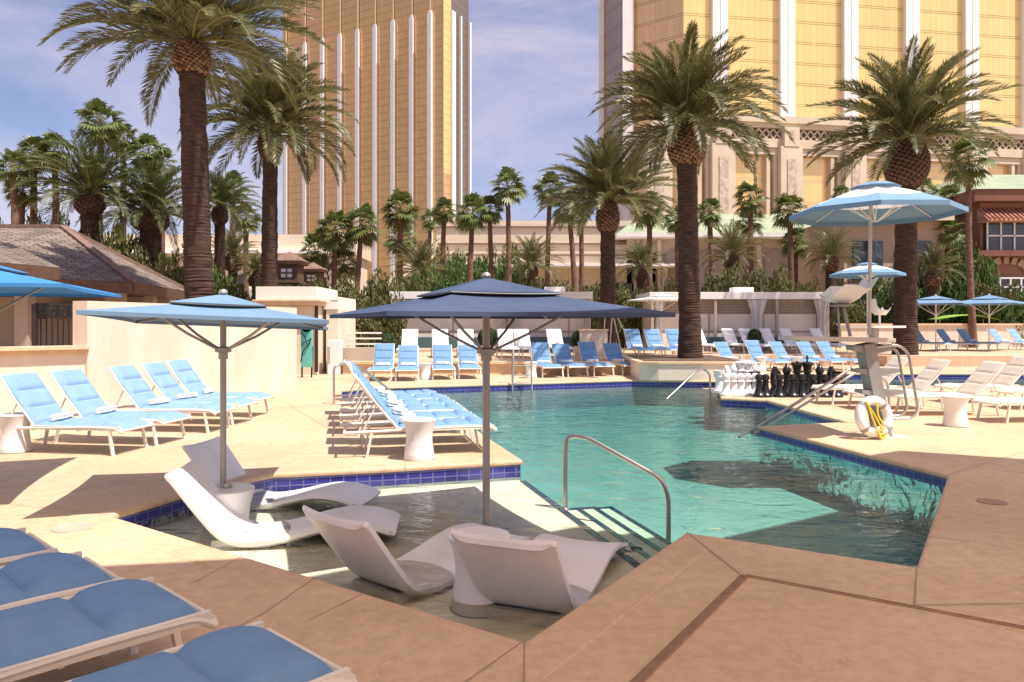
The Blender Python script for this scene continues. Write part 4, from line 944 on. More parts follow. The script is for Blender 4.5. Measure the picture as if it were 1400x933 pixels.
HB = [mesh_of(leaf_cloud(s, 9000, ell(s, 14), .034), 'hedge_bush', m_) for s, m_ in ((3, HEDGE), (4, HEDGE), (5, HEDGEG))]
bush_spots = [(455, 400, 52, 470, 34, 0), (505, 395, 50, 470, 36, 1), (480, 440, 45, 492, 31, 0), (545, 385, 44, 470, 40, 1), (415, 360, 36, 420, 44, 1), (600, 378, 44, 440, 42, 2), (650, 366, 46, 440, 58, 2), (700, 378, 40, 440, 56, 2), (620, 350, 34, 400, 62, 2), (680, 350, 40, 400, 62, 2),
 (835, 405, 48, 450, 40, 0), (872, 400, 34, 450, 42, 1), (925, 388, 30, 440, 44, 0), (985, 380, 42, 440, 42, 0), (1040, 378, 46, 440, 41, 1), (1092, 390, 32, 440, 43, 1), (1150, 385, 34, 440, 46, 0), (1170, 425, 34, 470, 42, 0), (1225, 400, 44, 470, 44, 2), (1300, 395, 44, 470, 43, 2), (1365, 400, 40, 470, 42, 1), (1395, 410, 34, 470, 41, 2),
 (750, 395, 44, 440, 44, 0), (800, 400, 40, 440, 42, 1), (120, 330, 60, 420, 33, 1), (220, 350, 46, 420, 34, 1), (330, 400, 46, 440, 36, 1), (60, 300, 50, 400, 36, 0), (150, 310, 46, 400, 38, 2), (20, 300, 44, 400, 37, 1), (285, 375, 40, 440, 38, 2), (390, 400, 30, 440, 34, 1), (1330, 345, 40, 440, 43, 2), (1250, 340, 30, 440, 46, 1), (448, 480, 14, 505, 27.5, 0), (512, 418, 44, 470, 33, 1)]
bl = ['hedge bush behind the pavilion parapet', 'hedge bush left of the first cabana roof', 'dense olive hedge bush filling the gap between pavilion and cabana', 'hedge bush just above the first cabana roof', 'bush beside the small brown turrets', 'green ivy bush at the raking gable foot', 'green ivy bush under the white eave of the hall', 'green ivy bush under the hall eave, behind the navy parasol peak', 'high ivy mass beside the gable end', 'high ivy mass under the middle of the hall eave',
 'brownish hedge bush at the foot of the shorter date palm', 'hedge bush between the two poolside date palms', 'hedge bush right against the planter palm trunk', 'rounded hedge bush over the wide cabana, nearest the planter palm', 'rounded hedge bush over the middle of the wide cabana', 'hedge bush over the end of the wide cabana', 'hedge bush under the second lifeguard parasol', 'dark hedge bush below the first lifeguard chair', 'green hedge bush behind the bulbous palm trunk', 'green hedge bush behind the two small parasols', 'hedge bush at the foot of the terracotta house', 'hedge bush at the far picture edge before the terracotta house',
 'hedge bush behind the second cabana roof', 'hedge bush beside the second cabana end', 'bush filling in under the broad dark date palm', 'bush beside the tallest palm trunk over the roof', 'bush between the light blue parasol and the slim date palm', 'bush behind the ridge of the shingle roof', 'pale green bush above the shingle roof hip', 'bush at the picture edge behind the shingle roof', 'small bush right beside the tallest trunk', 'small bush behind the pavilion end', 'tall bush against the terracotta house wall', 'bush between the bulbous trunk and the brown block', 'little bush at the foot of the white box pillar', 'bush right above the low metal gate']
for k, (px, py, hw, by, D, mi) in enumerate(bush_spots):
    c = dp(px, py, D); s_ = hw*D/FL; zb = max(0 if D < 25 else .0, 0); top = c.z + s_*.6
    g = child('hedge_bush', HB[mi], None, (c.x, c.y, zb), (s_, s_*.9, max(.8, top)/1.0), k*.0); tag(g, bl[k], 'bush', 'hedge bushes behind the terrace')
    g.rotation_euler.z = (0, PI)[k % 2]
BM = mesh_of(leaf_cloud(9, 3500, lambda rnd: ((lambda d: (d*.98*rnd.uniform(.93, 1.02), d))(Vector((rnd.gauss(0, 1), rnd.gauss(0, 1), rnd.gauss(0, 1))).normalized())), .07), 'boxwood_ball', BOX)
for px, py, r, D, lab in ((527, 468, 13, 29, 'boxwood ball beside the first cabana curtain'), (667, 462, 14, 30, 'boxwood ball directly behind the navy parasol pole'), (794, 464, 13, 30, 'boxwood ball before the second cabana end'), (924, 460, 9, 31, 'small boxwood ball beside the planter palm trunk'), (1032, 459, 9, 33, 'small boxwood ball in front of the tied curtain')):
    c = dp(px, py, D); g = empty('boxwood_ball', (c.x, c.y, TERR), 0, lab, 'topiary', 'clipped boxwood balls'); rr = r*D/FL
    b = child('foliage', BM, g, (0, 0, c.z-TERR), rr); MB().lathe([(rr*.6, 0), (rr*.75, max(.1, c.z-TERR-rr*.75)), (rr*.55, max(.12, c.z-TERR-rr*.7))], 16).build('pot', STUCCO, g)
    MB().lathe([(rr*.1, -rr*.9), (rr*.7, -rr*.65), (rr*.9, 0), (rr*.6, rr*.65), (rr*.05, rr*.88)], 14).build('foliage_core', BOX, g).location = (0, 0, c.z-TERR)

# ================================================================== LOUNGERS
def pad(L_, W_, nseg, th, x0=0, foot=False, mat=0, seams=True):
    """quilted pad along +x from x0, centred on y, bottom at z=0"""
    m = MB(); nx = nseg*9; ny = 12; P = []
    for i in range(nx+1):
        u = i/nx; x = x0 + u*L_; s_ = (u*nseg) % 1.0; pil = min(1, s_*(1-s_)*9)**.6 if 0 < i < nx else 0
        row = []
        for j in range(ny+1):
            v = j/ny*2-1; ed = (1-abs(v)**9)**.5 if abs(v) < 1 else 0
            z = th*(.30 + .70*pil*(.75+.25*ed))*ed + .004
            if foot and u > .86: z -= ((u-.86)/.14)**2*.055
            if foot: z += .018*math.exp(-((u-.80)/.09)**2)*ed
            row.append((x, v*W_/2, z))
        P.append(row)
    m.grid(P, mat)
    return m
BR_ANG = R(52)
def make_lounger(kind, fabric, label, ang=52, nseg=4, th=.045):
    r = empty('sun_lounger', (0, 0, 0), 0, label, 'sun lounger'); a = R(ang); W = .66; h = .35; hx = -.30
    f = MB()
    for sy in (-1, 1):
        f.tube(smooth_path([(-.98, sy*W/2, h-.03), (hx, sy*W/2, h-.015), (.55, sy*W/2, h+.01), (.90, sy*W/2, h), (.99, sy*W/2, h-.055)], .2, 4), .021, 8)
        f.box((.34, sy*(W/2), h-.005), (1.25, .030, .052))
    for x in (-.96, hx, .35, .985): f.tube([(x, -W/2, h-.03), (x, W/2, h-.03)], .017, 6)
    f.build('frame', FRAME, r)
    for sx, sy in ((1, -1), (1, 1), (-1, -1), (-1, 1)):
        xx = .80 if sx > 0 else -.62
        MB().bar((xx, sy*(W/2-.005), h-.01), (xx+.07*sx, sy*(W/2+.01), 0), .028, .042, 0, (0, 1, 0)).tube([(xx+.07*sx, sy*(W/2+.01), 0), (xx+.07*sx, sy*(W/2+.01), .02)], .026, 8).build('leg', FRAME, r)
    d = Vector((-math.cos(a), 0, math.sin(a))); Lb = .82; b = MB(); st = Vector((hx, 0, h+.01))
    for sy in (-1, 1): b.tube([st + Vector((0, sy*(W/2-.03), 0)), st + d*Lb*.5 + Vector((-.015, sy*(W/2-.03), 0)), st + d*Lb + Vector((0, sy*(W/2-.03), 0))], .017, 7)
    b.tube([st + d*Lb + Vector((0, -W/2+.03, 0)), st + d*Lb + Vector((0, W/2-.03, 0))], .017, 7)
    b.build('back_frame', FRAME, r)
    for sy in (-1, 1):
        s_ = MB(); s_.tube([st + d*.42 + Vector((0, sy*(W/2-.05), -.02)), (st.x + d.x*.42 - .18, sy*(W/2-.05), h-.02)], .011, 6)
        s_.build('back_support', FRAME, r)
    sp_ = pad(1.24, W-.05, nseg, th, hx+.02, foot=True).build('seat_pad', fabric, r); sp_.location.z = h+.012
    bp = MB(); g = pad(Lb, W-.06, 3 if nseg > 3 else nseg, th*.9, 0); ux = d; uz = Vector((math.sin(a), 0, math.cos(a)))
    g.v = [tuple(st + ux*v[0] + Vector((0, v[1], 0)) + uz*(v[2]+.012)) for v in g.v]
    back = MB(); back.add([st + d*.02 + Vector((0, -W/2+.04, 0)), st + d*.02 + Vector((0, W/2-.04, 0)), st + d*Lb + Vector((0, W/2-.04, 0)), st + d*Lb + Vector((0, -W/2+.04, 0))], [(0, 1, 2, 3)], 0)
    g.v += back.v; k = len(g.v)-4; g.f.append([k, k+1, k+2, k+3]); g.m.append(0); g.sm.append(False)
    g.build('back_pad', fabric, r)
    for sy in (-1, 1): pass
    return Proto(r)
PB = make_lounger('blue', BLUEP, 'blue padded lounger'); PB2 = make_lounger('blue', BLUEP, 'blue padded lounger', ang=59); PL = make_lounger('pale', BLUEL, 'pale blue lounger'); PW = make_lounger('white', WHITEF, 'white lounger', ang=58); PT = make_lounger('tan', TANF, 'sand coloured lounger', ang=48, nseg=3, th=.02)
PF = make_lounger('front', BLUEP, 'front lounger', ang=42, nseg=3, th=.05)
tm = MB(); N = 9
def towel_mesh():
    m = MB(); 
    for z, w, l_, tw_ in ((0.0, .17, .46, .0), (.035, .15, .45, .04)):
        P = []
        for i in range(13):
            y = (i/12-.5)*l_; row = []
            for j in range(15):
                a = 2*PI*j/14; rr = 1 + .06*math.sin(3*a + i*.8); e = (1-abs(i/6-1)**6)**.5 if 0 < i < 12 else .55
                row.append((math.cos(a)*w/2*rr*e + tw_*math.sin(i*.3)*.3, y, .032 + z + math.sin(a)*.03*rr*e))
            P.append(row)
        m.grid(P); m.add([P[0][j] for j in range(14)], [tuple(range(14))]); m.add([P[12][j] for j in range(14)], [tuple(range(13, -1, -1))])
    return mesh_of(m, 'folded_towel', TOWEL)
TWM = towel_mesh()
def towel(lo, lab, x=-.14, z=.405, rz=0, sy=.0, grp='folded white pool towels'):
    o = bpy.data.objects.new('folded_towel', TWM); COL.objects.link(o); loc = Vector(lo.location) + Matrix.Rotation(lo.rotation_euler.z, 3, 'Z') @ Vector((x, sy, z)); o.location = loc; o.rotation_euler = (0, -.12, lo.rotation_euler.z + rz)
    return tag(o, lab, 'towel', grp)
LR_ = random.Random(5)
def lounge(P, fx, fy, ang, lab, grp, z=0, tw=None, off=.97, twrz=0):
    """fx, fy: middle of the foot end; ang: where the foot points, degrees from +X"""
    if P is not PF: ang += LR_.uniform(-2, 2); fx += LR_.uniform(-.03, .03); fy += LR_.uniform(-.04, .04); twrz += LR_.uniform(-.3, .3)
    if P is PB and fy > 19 and LR_.random() < .4: P = PB2
    a = R(ang); o = P.put((fx - math.cos(a)*off, fy - math.sin(a)*off, z), a, lab, grp)
    if tw: towel(o, tw, rz=twrz)
    return o
# front left, blue padded
for k, (x, y, lab) in enumerate(((-.87, 3.11, 'nearest blue padded lounger, cut by the bottom edge'), (-1.64, 3.69, 'blue padded lounger second from the bottom edge, in shade'), (-2.27, 4.13, 'blue padded lounger third from the bottom edge'), (-2.93, 4.64, 'blue padded lounger of which only the foot corner shows at the picture edge'))):
    lounge(PF, x, y, 47, lab, 'blue loungers at the front of the deck')
# five pale blue ones by the curved wall
for k, (hx, hy, a, tz) in enumerate(((-6.72, 10.15, -9, 0), (-6.55, 11.0, -9, .2), (-6.32, 12.1, -8, .1), (-6.25, 13.0, -7, -.2), (-6.30, 14.0, -6, .1))):
    aa = R(a); fx, fy = hx + math.cos(aa)*1.75, hy + math.sin(aa)*1.75; w = ORD[k]
    lounge(PL, fx, fy, a, 'pale blue lounger by the curved stucco wall, %s counting from the camera' % w, 'pale blue loungers along the curved wall', tw='rolled white towel on the %s lounger of the curved wall row' % w, twrz=tz)
# block of blue loungers on the deck tongue between ledge and pool
th_ = 10.0
for k in range(6):
    fx, fy = -.28 - .225*k, 10.12 + .86*k
    lounge(PB, fx, fy, 12, 'blue lounger on the deck tongue between shallow ledge and pool, %s from the camera' % ORD[k], 'blue loungers on the deck tongue', tw='white towel on the %s lounger of the deck tongue' % ORD[k], twrz=.15*(k % 3 - 1))
# poolside row facing the camera
for k, (px, py) in enumerate(((520, 522), (557, 522), (607, 520), (642, 519), (757, 517), (793, 516), (828, 515), (866, 514))):
    g = gp(px, py); lounge(PB, g.x, g.y, (-84, -84, -82, -82, -76, -75, -74, -73)[k], 'blue lounger in the far poolside row, %s from the pavilion end' % ORD[k], 'blue loungers along the far pool edge', tw='white towel on the %s lounger of the far poolside row' % ORD[k])
for k, (px, D) in enumerate(((878, 28.3), (908, 28.5), (935, 28.8))):
    lounge(PB, (px-CXX)*D/FL, D-1.4, -76, 'blue lounger up on the terrace, %s of three leading to the planter palm' % ORD[k], 'blue loungers on the terrace by the planter', TERR, tw='white towel on the %s lounger of the three by the planter palm' % ORD[k])
for k, (px, D) in enumerate(((560, 29.0), (609, 29.0), (642, 29.2), (698, 29.3), (726, 29.3), (772, 29.5))):
    lounge(PW, (px-CXX)*D/FL, D-1.3, (-86, -80, -84, -82, -78, -76)[k], 'white lounger on the terrace before the cabanas, %s from the hedge' % ORD[k], 'white loungers before the two small cabanas', TERR)
for k, (px, D) in enumerate(((976, 32.5), (1020, 32.8), (1043, 32.8), (1073, 33), (1100, 33.2), (1143, 33.4))):
    lounge(PW, (px-CXX)*D/FL, D-.9, -68, 'white lounger before the wide slatted cabana, %s from the planter palm' % ORD[k], 'white loungers before the wide cabana', TERR)
for k, (px, D) in enumerate(((1016, 27.6), (1056, 27.8), (1092, 28), (1128, 28.1), (1158, 28.3))):
    lounge(PB, (px-CXX)*D/FL, D-1.2, -66, 'blue lounger behind the giant chess set, %s from the planter' % ORD[k], 'blue loungers behind the chess set', 0, tw='white towel on the %s lounger behind the chess set' % ORD[k])
for k, (px, D) in enumerate(((1276, 36), (1312, 36.3), (1340, 36.6), (1383, 37), (1410, 37.4))):
    lounge(PL, (px-CXX)*D/FL, D-1.2, -66, 'pale blue lounger on the far terrace, %s beyond the bulbous palm' % ORD[k], 'pale blue loungers on the far terrace', TERR, tw='white towel on the %s lounger of the far terrace' % ORD[k])
for k, (fx, fy, a) in enumerate(((6.55, 15.9, 184), (6.85, 15.0, 182), (7.30, 14.0, 184), (8.3, 13.05, 186), (9.4, 16.2, 184), (9.9, 15.0, 184))):
    lounge(PT, fx, fy, a, ['sand coloured lounger stretching out behind the lifeguard stand', 'sand coloured lounger just beyond the curved handrail', 'sand coloured lounger behind the white side table', 'sand coloured lounger cut by the picture edge beside the side table', 'sand coloured lounger farther back near the second pool', 'sand coloured lounger in the back corner by the picture edge'][k], 'sand coloured loungers beside the lifeguard stand')

# ---- white hourglass side tables
def table_proto(h=.50, r=.215):
    e = empty('side_table', (0, 0, 0), 0, 'white hourglass side table', 'side table')
    MB().lathe([(r*.90, 0), (r*.92, .01), (r*.86, h*.16), (r*.77, h*.45), (r*.76, h*.58), (r*.82, h*.78), (r*.97, h*.95), (r, h*.985), (r*.985, h)], 40).build('body', WPLAS, e)
    MB().lathe([(r*.95, h), (r*.93, h+.004), (r*.85, h+.002), (r*.1, h+.001), (.001, h+.001)], 40).build('top', WPLAS, e)
    MB().lathe([(r*.91, .0), (r*.935, .0), (r*.935, .007), (r*.9, .007)], 40).build('base_ring', RUBBER, e)
    return Proto(e)
TP = table_proto()
for x, y, z, lab in ((*g2(573, 628), 0, 'white side table at the corner of the deck tongue, before the blue loungers'), (*g2(20, 618), 0, 'white side table cut by the picture edge beside the pale blue loungers'), (*g2(1307, 583), 0, 'white side table among the sand coloured loungers'),
    (*g2(581, 519), 0, 'white side table between the second and third far poolside loungers'), (*g2(726, 517), 0, 'white side table beside the pool ladder in the far row'), (*g2(891, 511), 0, 'white side table right before the planter wall'),
    (*g2(1040, 508), 0, 'white side table behind the chess set, between blue loungers'), (*g2(1090, 507), 0, 'white side table behind the black chess kings'), (*g2(655, 831, LEDGE_Z), LEDGE_Z, 'white side table standing in the water between the two chaises with their backs turned')):
    TP.put((x, y, z), 0, lab, 'white hourglass side tables')
# ---- moulded ledge chaises
def make_chaise():
    e = empty('ledge_chaise', (0, 0, 0), 0, 'white chaise', 'chaise')
    prof = [(-.96, .635), (-.91, .60), (-.79, .44), (-.66, .27), (-.54, .13), (-.42, .055), (-.28, .03), (-.10, .045), (.10, .085), (.30, .135), (.46, .165), (.60, .172), (.76, .155), (.90, .115), (.98, .085)]
    pts = []
    for i in range(len(prof)-1):
        p0, p1, p2, p3 = prof[max(0, i-1)], prof[i], prof[i+1], prof[min(len(prof)-1, i+2)]
        for k in range(4):
            t = k/4; q = [0.5*((2*p1[c]) + (-p0[c]+p2[c])*t + (2*p0[c]-5*p1[c]+4*p2[c]-p3[c])*t*t + (-p0[c]+3*p1[c]-3*p2[c]+p3[c])*t**3) for c in (0, 1)]; pts.append(q)
    pts.append(list(prof[-1])); n = len(pts); top, bot = [], []; W = .70
    for i, (x, z) in enumerate(pts):
        a = pts[max(0, i-1)]; b = pts[min(n-1, i+1)]; tx, tz = b[0]-a[0], b[1]-a[1]; l_ = math.hypot(tx, tz); nx_, nz_ = -tz/l_, tx/l_
        t = i/(n-1); wv = W*(1.0 - .06*math.sin(PI*t)) * (1.0 if t > .04 else .95) * (1.0 if t < .96 else .93); th = .062 if 0 < i < n-1 else .03
        rt, rb = [], []
        for j in range(13):
            v = j/12*2-1; dish = .022*(abs(v)**2.2) - .010; edge = (1-abs(v)**8)
            rt.append((x + nx_*(dish), v*wv/2, z + nz_*(dish) + .0)); rb.append((x - nx_*th*(.35+.65*edge), v*(wv/2), z - nz_*th*(.35+.65*edge)))
        top.append(rt); bot.append(rb)
    m = MB(); m.grid(top); m.grid([r_[::-1] for r_ in bot])
    m.grid([[top[i][0] for i in range(n)], [bot[i][0] for i in range(n)]]); m.grid([[bot[i][12] for i in range(n)], [top[i][12] for i in range(n)]])
    m.grid([top[0][::-1], bot[0][::-1]]); m.grid([top[-1], bot[-1]])
    m.build('shell', WPLAS, e)
    mm = MB(); mm.box((-.36, 0, .0), (.5, .5, .10), bevel=.03); mm.build('ballast_foot', WPLAS, e)
    pl_ = MB(); pl_.lathe([(.016, -.004), (.018, .004), (.010, .006)], 14); plug = pl_.build('drain_plug', RUBBER, e); a = math.atan2(-.2, .14)
    plug.location = (-.862, 0, .472); plug.rotation_euler = (0, -R(125), 0)
    p2 = MB().lathe([(.016, -.004), (.018, .004), (.010, .006)], 14).build('drain_plug', RUBBER, e); p2.location = (-.38, 0, .045)
    return Proto(e)
CH = make_chaise()
for x, y, a, lab in ((.29, 5.40, 68, 'white moulded chaise with its back turned, nearest the deep pool side of the ledge'), (-.60, 5.76, 50, 'white moulded chaise with its back turned, between its twin and the reclining pair'), (-2.02, 6.74, 5, 'white moulded chaise in profile, nearer of the pair by the light blue parasol'), (-2.45, 7.97, -10, 'white moulded chaise behind the side table, farther of the pair by the blue parasol')):
    CH.put((x, y, LEDGE_Z + .03), R(a), lab, 'white moulded chaises in the shallow water')

# ================================================================== PARASOLS
def square_umbrella(name, loc, rz, side, edge, apex, cloth, lab, pole_r=.028, collar=None, vent=True, tilt=(0, 0), pole_mat=POLEG, sag=.09, base=None, vcloth=None):
    e = empty(name, loc, 0, lab, 'parasol'); hs = side/2; col_z = collar or edge-.42
    T = Matrix.Rotation(rz, 3, 'Z'); T2 = Matrix.Rotation(tilt[0], 3, 'X') @ Matrix.Rotation(tilt[1], 3, 'Y')
    def tr(p): q = T @ Vector(p); q = T2 @ (q - Vector((0, 0, edge))) + Vector((0, 0, edge)); return q
    MB().tube([(0, 0, 0), (0, 0, apex-.04)], pole_r, 16).build('pole', pole_mat, e)
    MB().lathe([(pole_r*1.5, col_z-.09), (pole_r*1.5, col_z-.03), (pole_r*2.6, col_z-.02), (pole_r*2.6, col_z+.02), (pole_r*1.4, col_z+.03)], 16).build('collar', pole_mat, e)
    def surf(h0, h1, hs_, N=14, zlow=0, pw=.82, sagk=1.0):
        Ps = []
        for s_ in range(4):
            a0 = s_*PI/2; P = []
            for i in range(N+1):
                t = i/N; row = []
                for j in range(13):
                    u = j/6-1; x = hs_*t; y = hs_*t*u; sg = sag*sagk*(1-u*u)*math.sin(PI*min(1, t)*.5)*1.0
                    inw = 1 - .055*(1-u*u)*t
                    z = h1 + (h0-h1)*(t**pw) - sg*.35*t*(1-t)*4
                    c, s2 = math.cos(a0), math.sin(a0); X = x*inw; row.append(tr((X*c - y*s2, X*s2 + y*c, z)))
                P.append(row)
            Ps.append(P)
        return Ps
    m = MB(); 
    for P in surf(edge, apex-.035 if vent else apex, hs, sagk=1): 
        m.grid(P); m.grid([[q - Vector((0, 0, .006)) for q in r_][::-1] for r_ in P]); m.grid([[q for q in P[-1]], [q - Vector((0, 0, .035)) for q in P[-1]]], 0)
    m.build('canopy', cloth, e)
    if vent:
        m = MB(); dv = apex-edge
        for P in surf(apex - .035 - dv*.44 + .030, apex+.004, hs*.42, 10, pw=1.0, sagk=.6): m.grid(P); m.grid([[q - Vector((0, 0, .005)) for q in r_][::-1] for r_ in P])
        v = m.build('vent_cap', vcloth or cloth, e)
        m2 = MB(); zz = apex - .035 - dv*.44 + .026
        for s_ in range(4):
            a0 = s_*PI/2; pts = []
            for j in range(9):
                u = j/4-1; X = hs*.418*(1-.035*(1-u*u)); y = hs*.418*u; pts.append(tr((X*math.cos(a0)-y*math.sin(a0), X*math.sin(a0)+y*math.cos(a0), zz-.004-.006*(1-u*u))))
            m2.tube(pts, .008, 5)
        m2.build('vent_hem', RUBBER, v)
    for s_ in range(4):
        a0 = PI/4 + s_*PI/2; c = tr((math.cos(a0)*hs*1.40, math.sin(a0)*hs*1.40, edge-.015)); h = tr((math.cos(a0)*.04, math.sin(a0)*.04, apex-.11)); rb = MB().bar(h, c, .02, .028).build('rib', pole_mat, e)
        mid = h.lerp(c, .52) - Vector((0, 0, .02)); k = Vector((math.cos(a0+rz)*.05, math.sin(a0+rz)*.05, col_z)); m_ = (mid+k)/2 - Vector((0, 0, .02)); MB().tube([k, m_, mid], .013, 6).build('strut', pole_mat, rb)
    MB().lathe([(.035, apex), (.045, apex+.02), (.03, apex+.045), (.01, apex+.05)], 14).build('finial', pole_mat, e)
    return e
W_ = 0.0
square_umbrella('pool_parasol', (-.235, 6.8, LEDGE_Z), R(45-22-90), 2.42, 1.79-LEDGE_Z, 2.12-LEDGE_Z, NAVY, 'large navy blue square parasol standing in the shallow ledge water', .034, collar=1.45-LEDGE_Z, sag=.10)
square_umbrella('pool_parasol', (-2.79, 7.20, LEDGE_Z), R(14), 1.98, 1.735-LEDGE_Z, 1.985-LEDGE_Z, SKYC, 'light blue square parasol rising through the table in the shallow water', .029, collar=1.45-LEDGE_Z, tilt=(R(-2.6), R(1.7)), sag=.10)
tb = dp(318, 700, 7.75); e = empty('parasol_table', (-2.74, 7.16, LEDGE_Z), 0, 'white tapered table round the foot of the light blue parasol pole', 'table')
MB().lathe([(.19, .0), (.195, .06), (.215, .2), (.25, .34), (.255, .365), (.245, .37)], 40).build('body', WPLAS, e); MB().lathe([(.246, .371), (.240, .377), (.05, .3765), (.045, .3765)], 40).build('top', WPLAS, e); MB().lathe([(.045, .37), (.05, .40), (.036, .42)], 16).build('pole_sleeve', STEEL, e)
c = dp(-60, 372, 7.4)
square_umbrella('pool_parasol', (-5.52, 7.3, 0), R(18), 2.6, 2.05, 2.40, BRIGHT, 'bright blue parasol corner entering at the picture edge before the shingle roof', .03, vent=True, sag=.02)
square_umbrella('pool_parasol', (dp(905, 410, 31).x, 31, TERR), R(20), 2.1, 2.70-TERR-.0, 2.95-TERR, WCAN, 'white square parasol beside the planter palm trunk', .02, sag=.04, vcloth=WCAN, pole_mat=WHITE)
square_umbrella('pool_parasol', (dp(1272, 415, 36).x, 35.5, TERR), R(45), 3.0, 2.55-TERR+.1, 3.05-TERR, SKYC, 'small blue parasol on the far terrace just beyond the bulbous palm', .03, collar=1.7, pole_mat=WHITE)
square_umbrella('pool_parasol', (dp(1344, 415, 36).x, 35.5, TERR), R(42), 3.0, 2.55-TERR+.1, 3.08-TERR, SKYC, 'small blue parasol on the far terrace nearest the terracotta house', .03, collar=1.7, pole_mat=WHITE)
square_umbrella('pool_parasol', (dp(453, 430, 28).x, 27.5, 0), R(10), .01, 1.3, 1.35, WCAN, 'x', .02)if False else None

def oct_umbrella(e, c, rad, z_edge, z_apex, tilt, name='canopy', cords=True):
    """white and blue eight sided canopy with an outer blue band"""
    T = Matrix.Rotation(tilt[0], 3, 'X') @ Matrix.Rotation(tilt[1], 3, 'Y'); n = 8
    def P(r_, a, z): return Vector(c) + T @ Vector((r_*math.cos(a), r_*math.sin(a), z))
    m = MB(); dz = z_apex-z_edge; rings = [(0.02, 1.0), (.18, .90), (.34, .76), (.50, .60), (.66, .42), (.82, .22), (1.0, 0)]
    for k in range(n):
        a0, a1 = 2*PI*k/n + PI/8, 2*PI*(k+1)/n + PI/8
        for i in range(len(rings)-1):
            for j in range(4):
                q = []
                for (rr, zz), u in ((rings[i], j/4), (rings[i], (j+1)/4), (rings[i+1], (j+1)/4), (rings[i+1], j/4)):
                    p = P(rad*rr, a0, z_edge + dz*zz).lerp(P(rad*rr, a1, z_edge + dz*zz), u); q.append(p - Vector((0, 0, .05*4*u*(1-u)*rr*(1-rr)*2)))
                m.add(q, [(3, 2, 1, 0)], 0 if i < 4 else 1, True)
        m.add([P(rad, a0, z_edge), P(rad, a1, z_edge), P(rad, a1, z_edge)-Vector((0, 0, .07)), P(rad, a0, z_edge)-Vector((0, 0, .07))], [(0, 1, 2, 3)], 1)
    cn = m.build(name, [WCAN, mk('opaque_blue_canvas', (.15, .27, .42), (.17, .30, .45), 2, .8)], e)
    m = MB(); 
    for k in range(n):
        a0, a1 = 2*PI*k/n + PI/8, 2*PI*(k+1)/n + PI/8
        for i, (ra, za, rb, zb) in enumerate(((.01, 1.16, .16, 1.10), (.16, 1.10, .30, .93))):
            m.add([P(rad*ra, a0, z_edge+dz*za), P(rad*ra, a1, z_edge+dz*za), P(rad*rb, a1, z_edge+dz*zb), P(rad*rb, a0, z_edge+dz*zb)], [(3, 2, 1, 0)], 0, True)
    m.build('vent_cap', [SKYC], cn)
    for k in range(n):
        a0 = 2*PI*k/n + PI/8; hb = P(0, 0, z_apex-.03); tp2 = P(rad*.98, a0, z_edge-.01); MB().tube([hb, P(rad*.5, a0, z_edge+dz*.58), tp2], .010, 5).build('rib', WHITE, e)
        MB().tube([P(.03, a0, z_edge-.15), P(rad*.5, a0, z_edge+dz*.56)], .008, 5).build('strut', WHITE, e)
    return cn
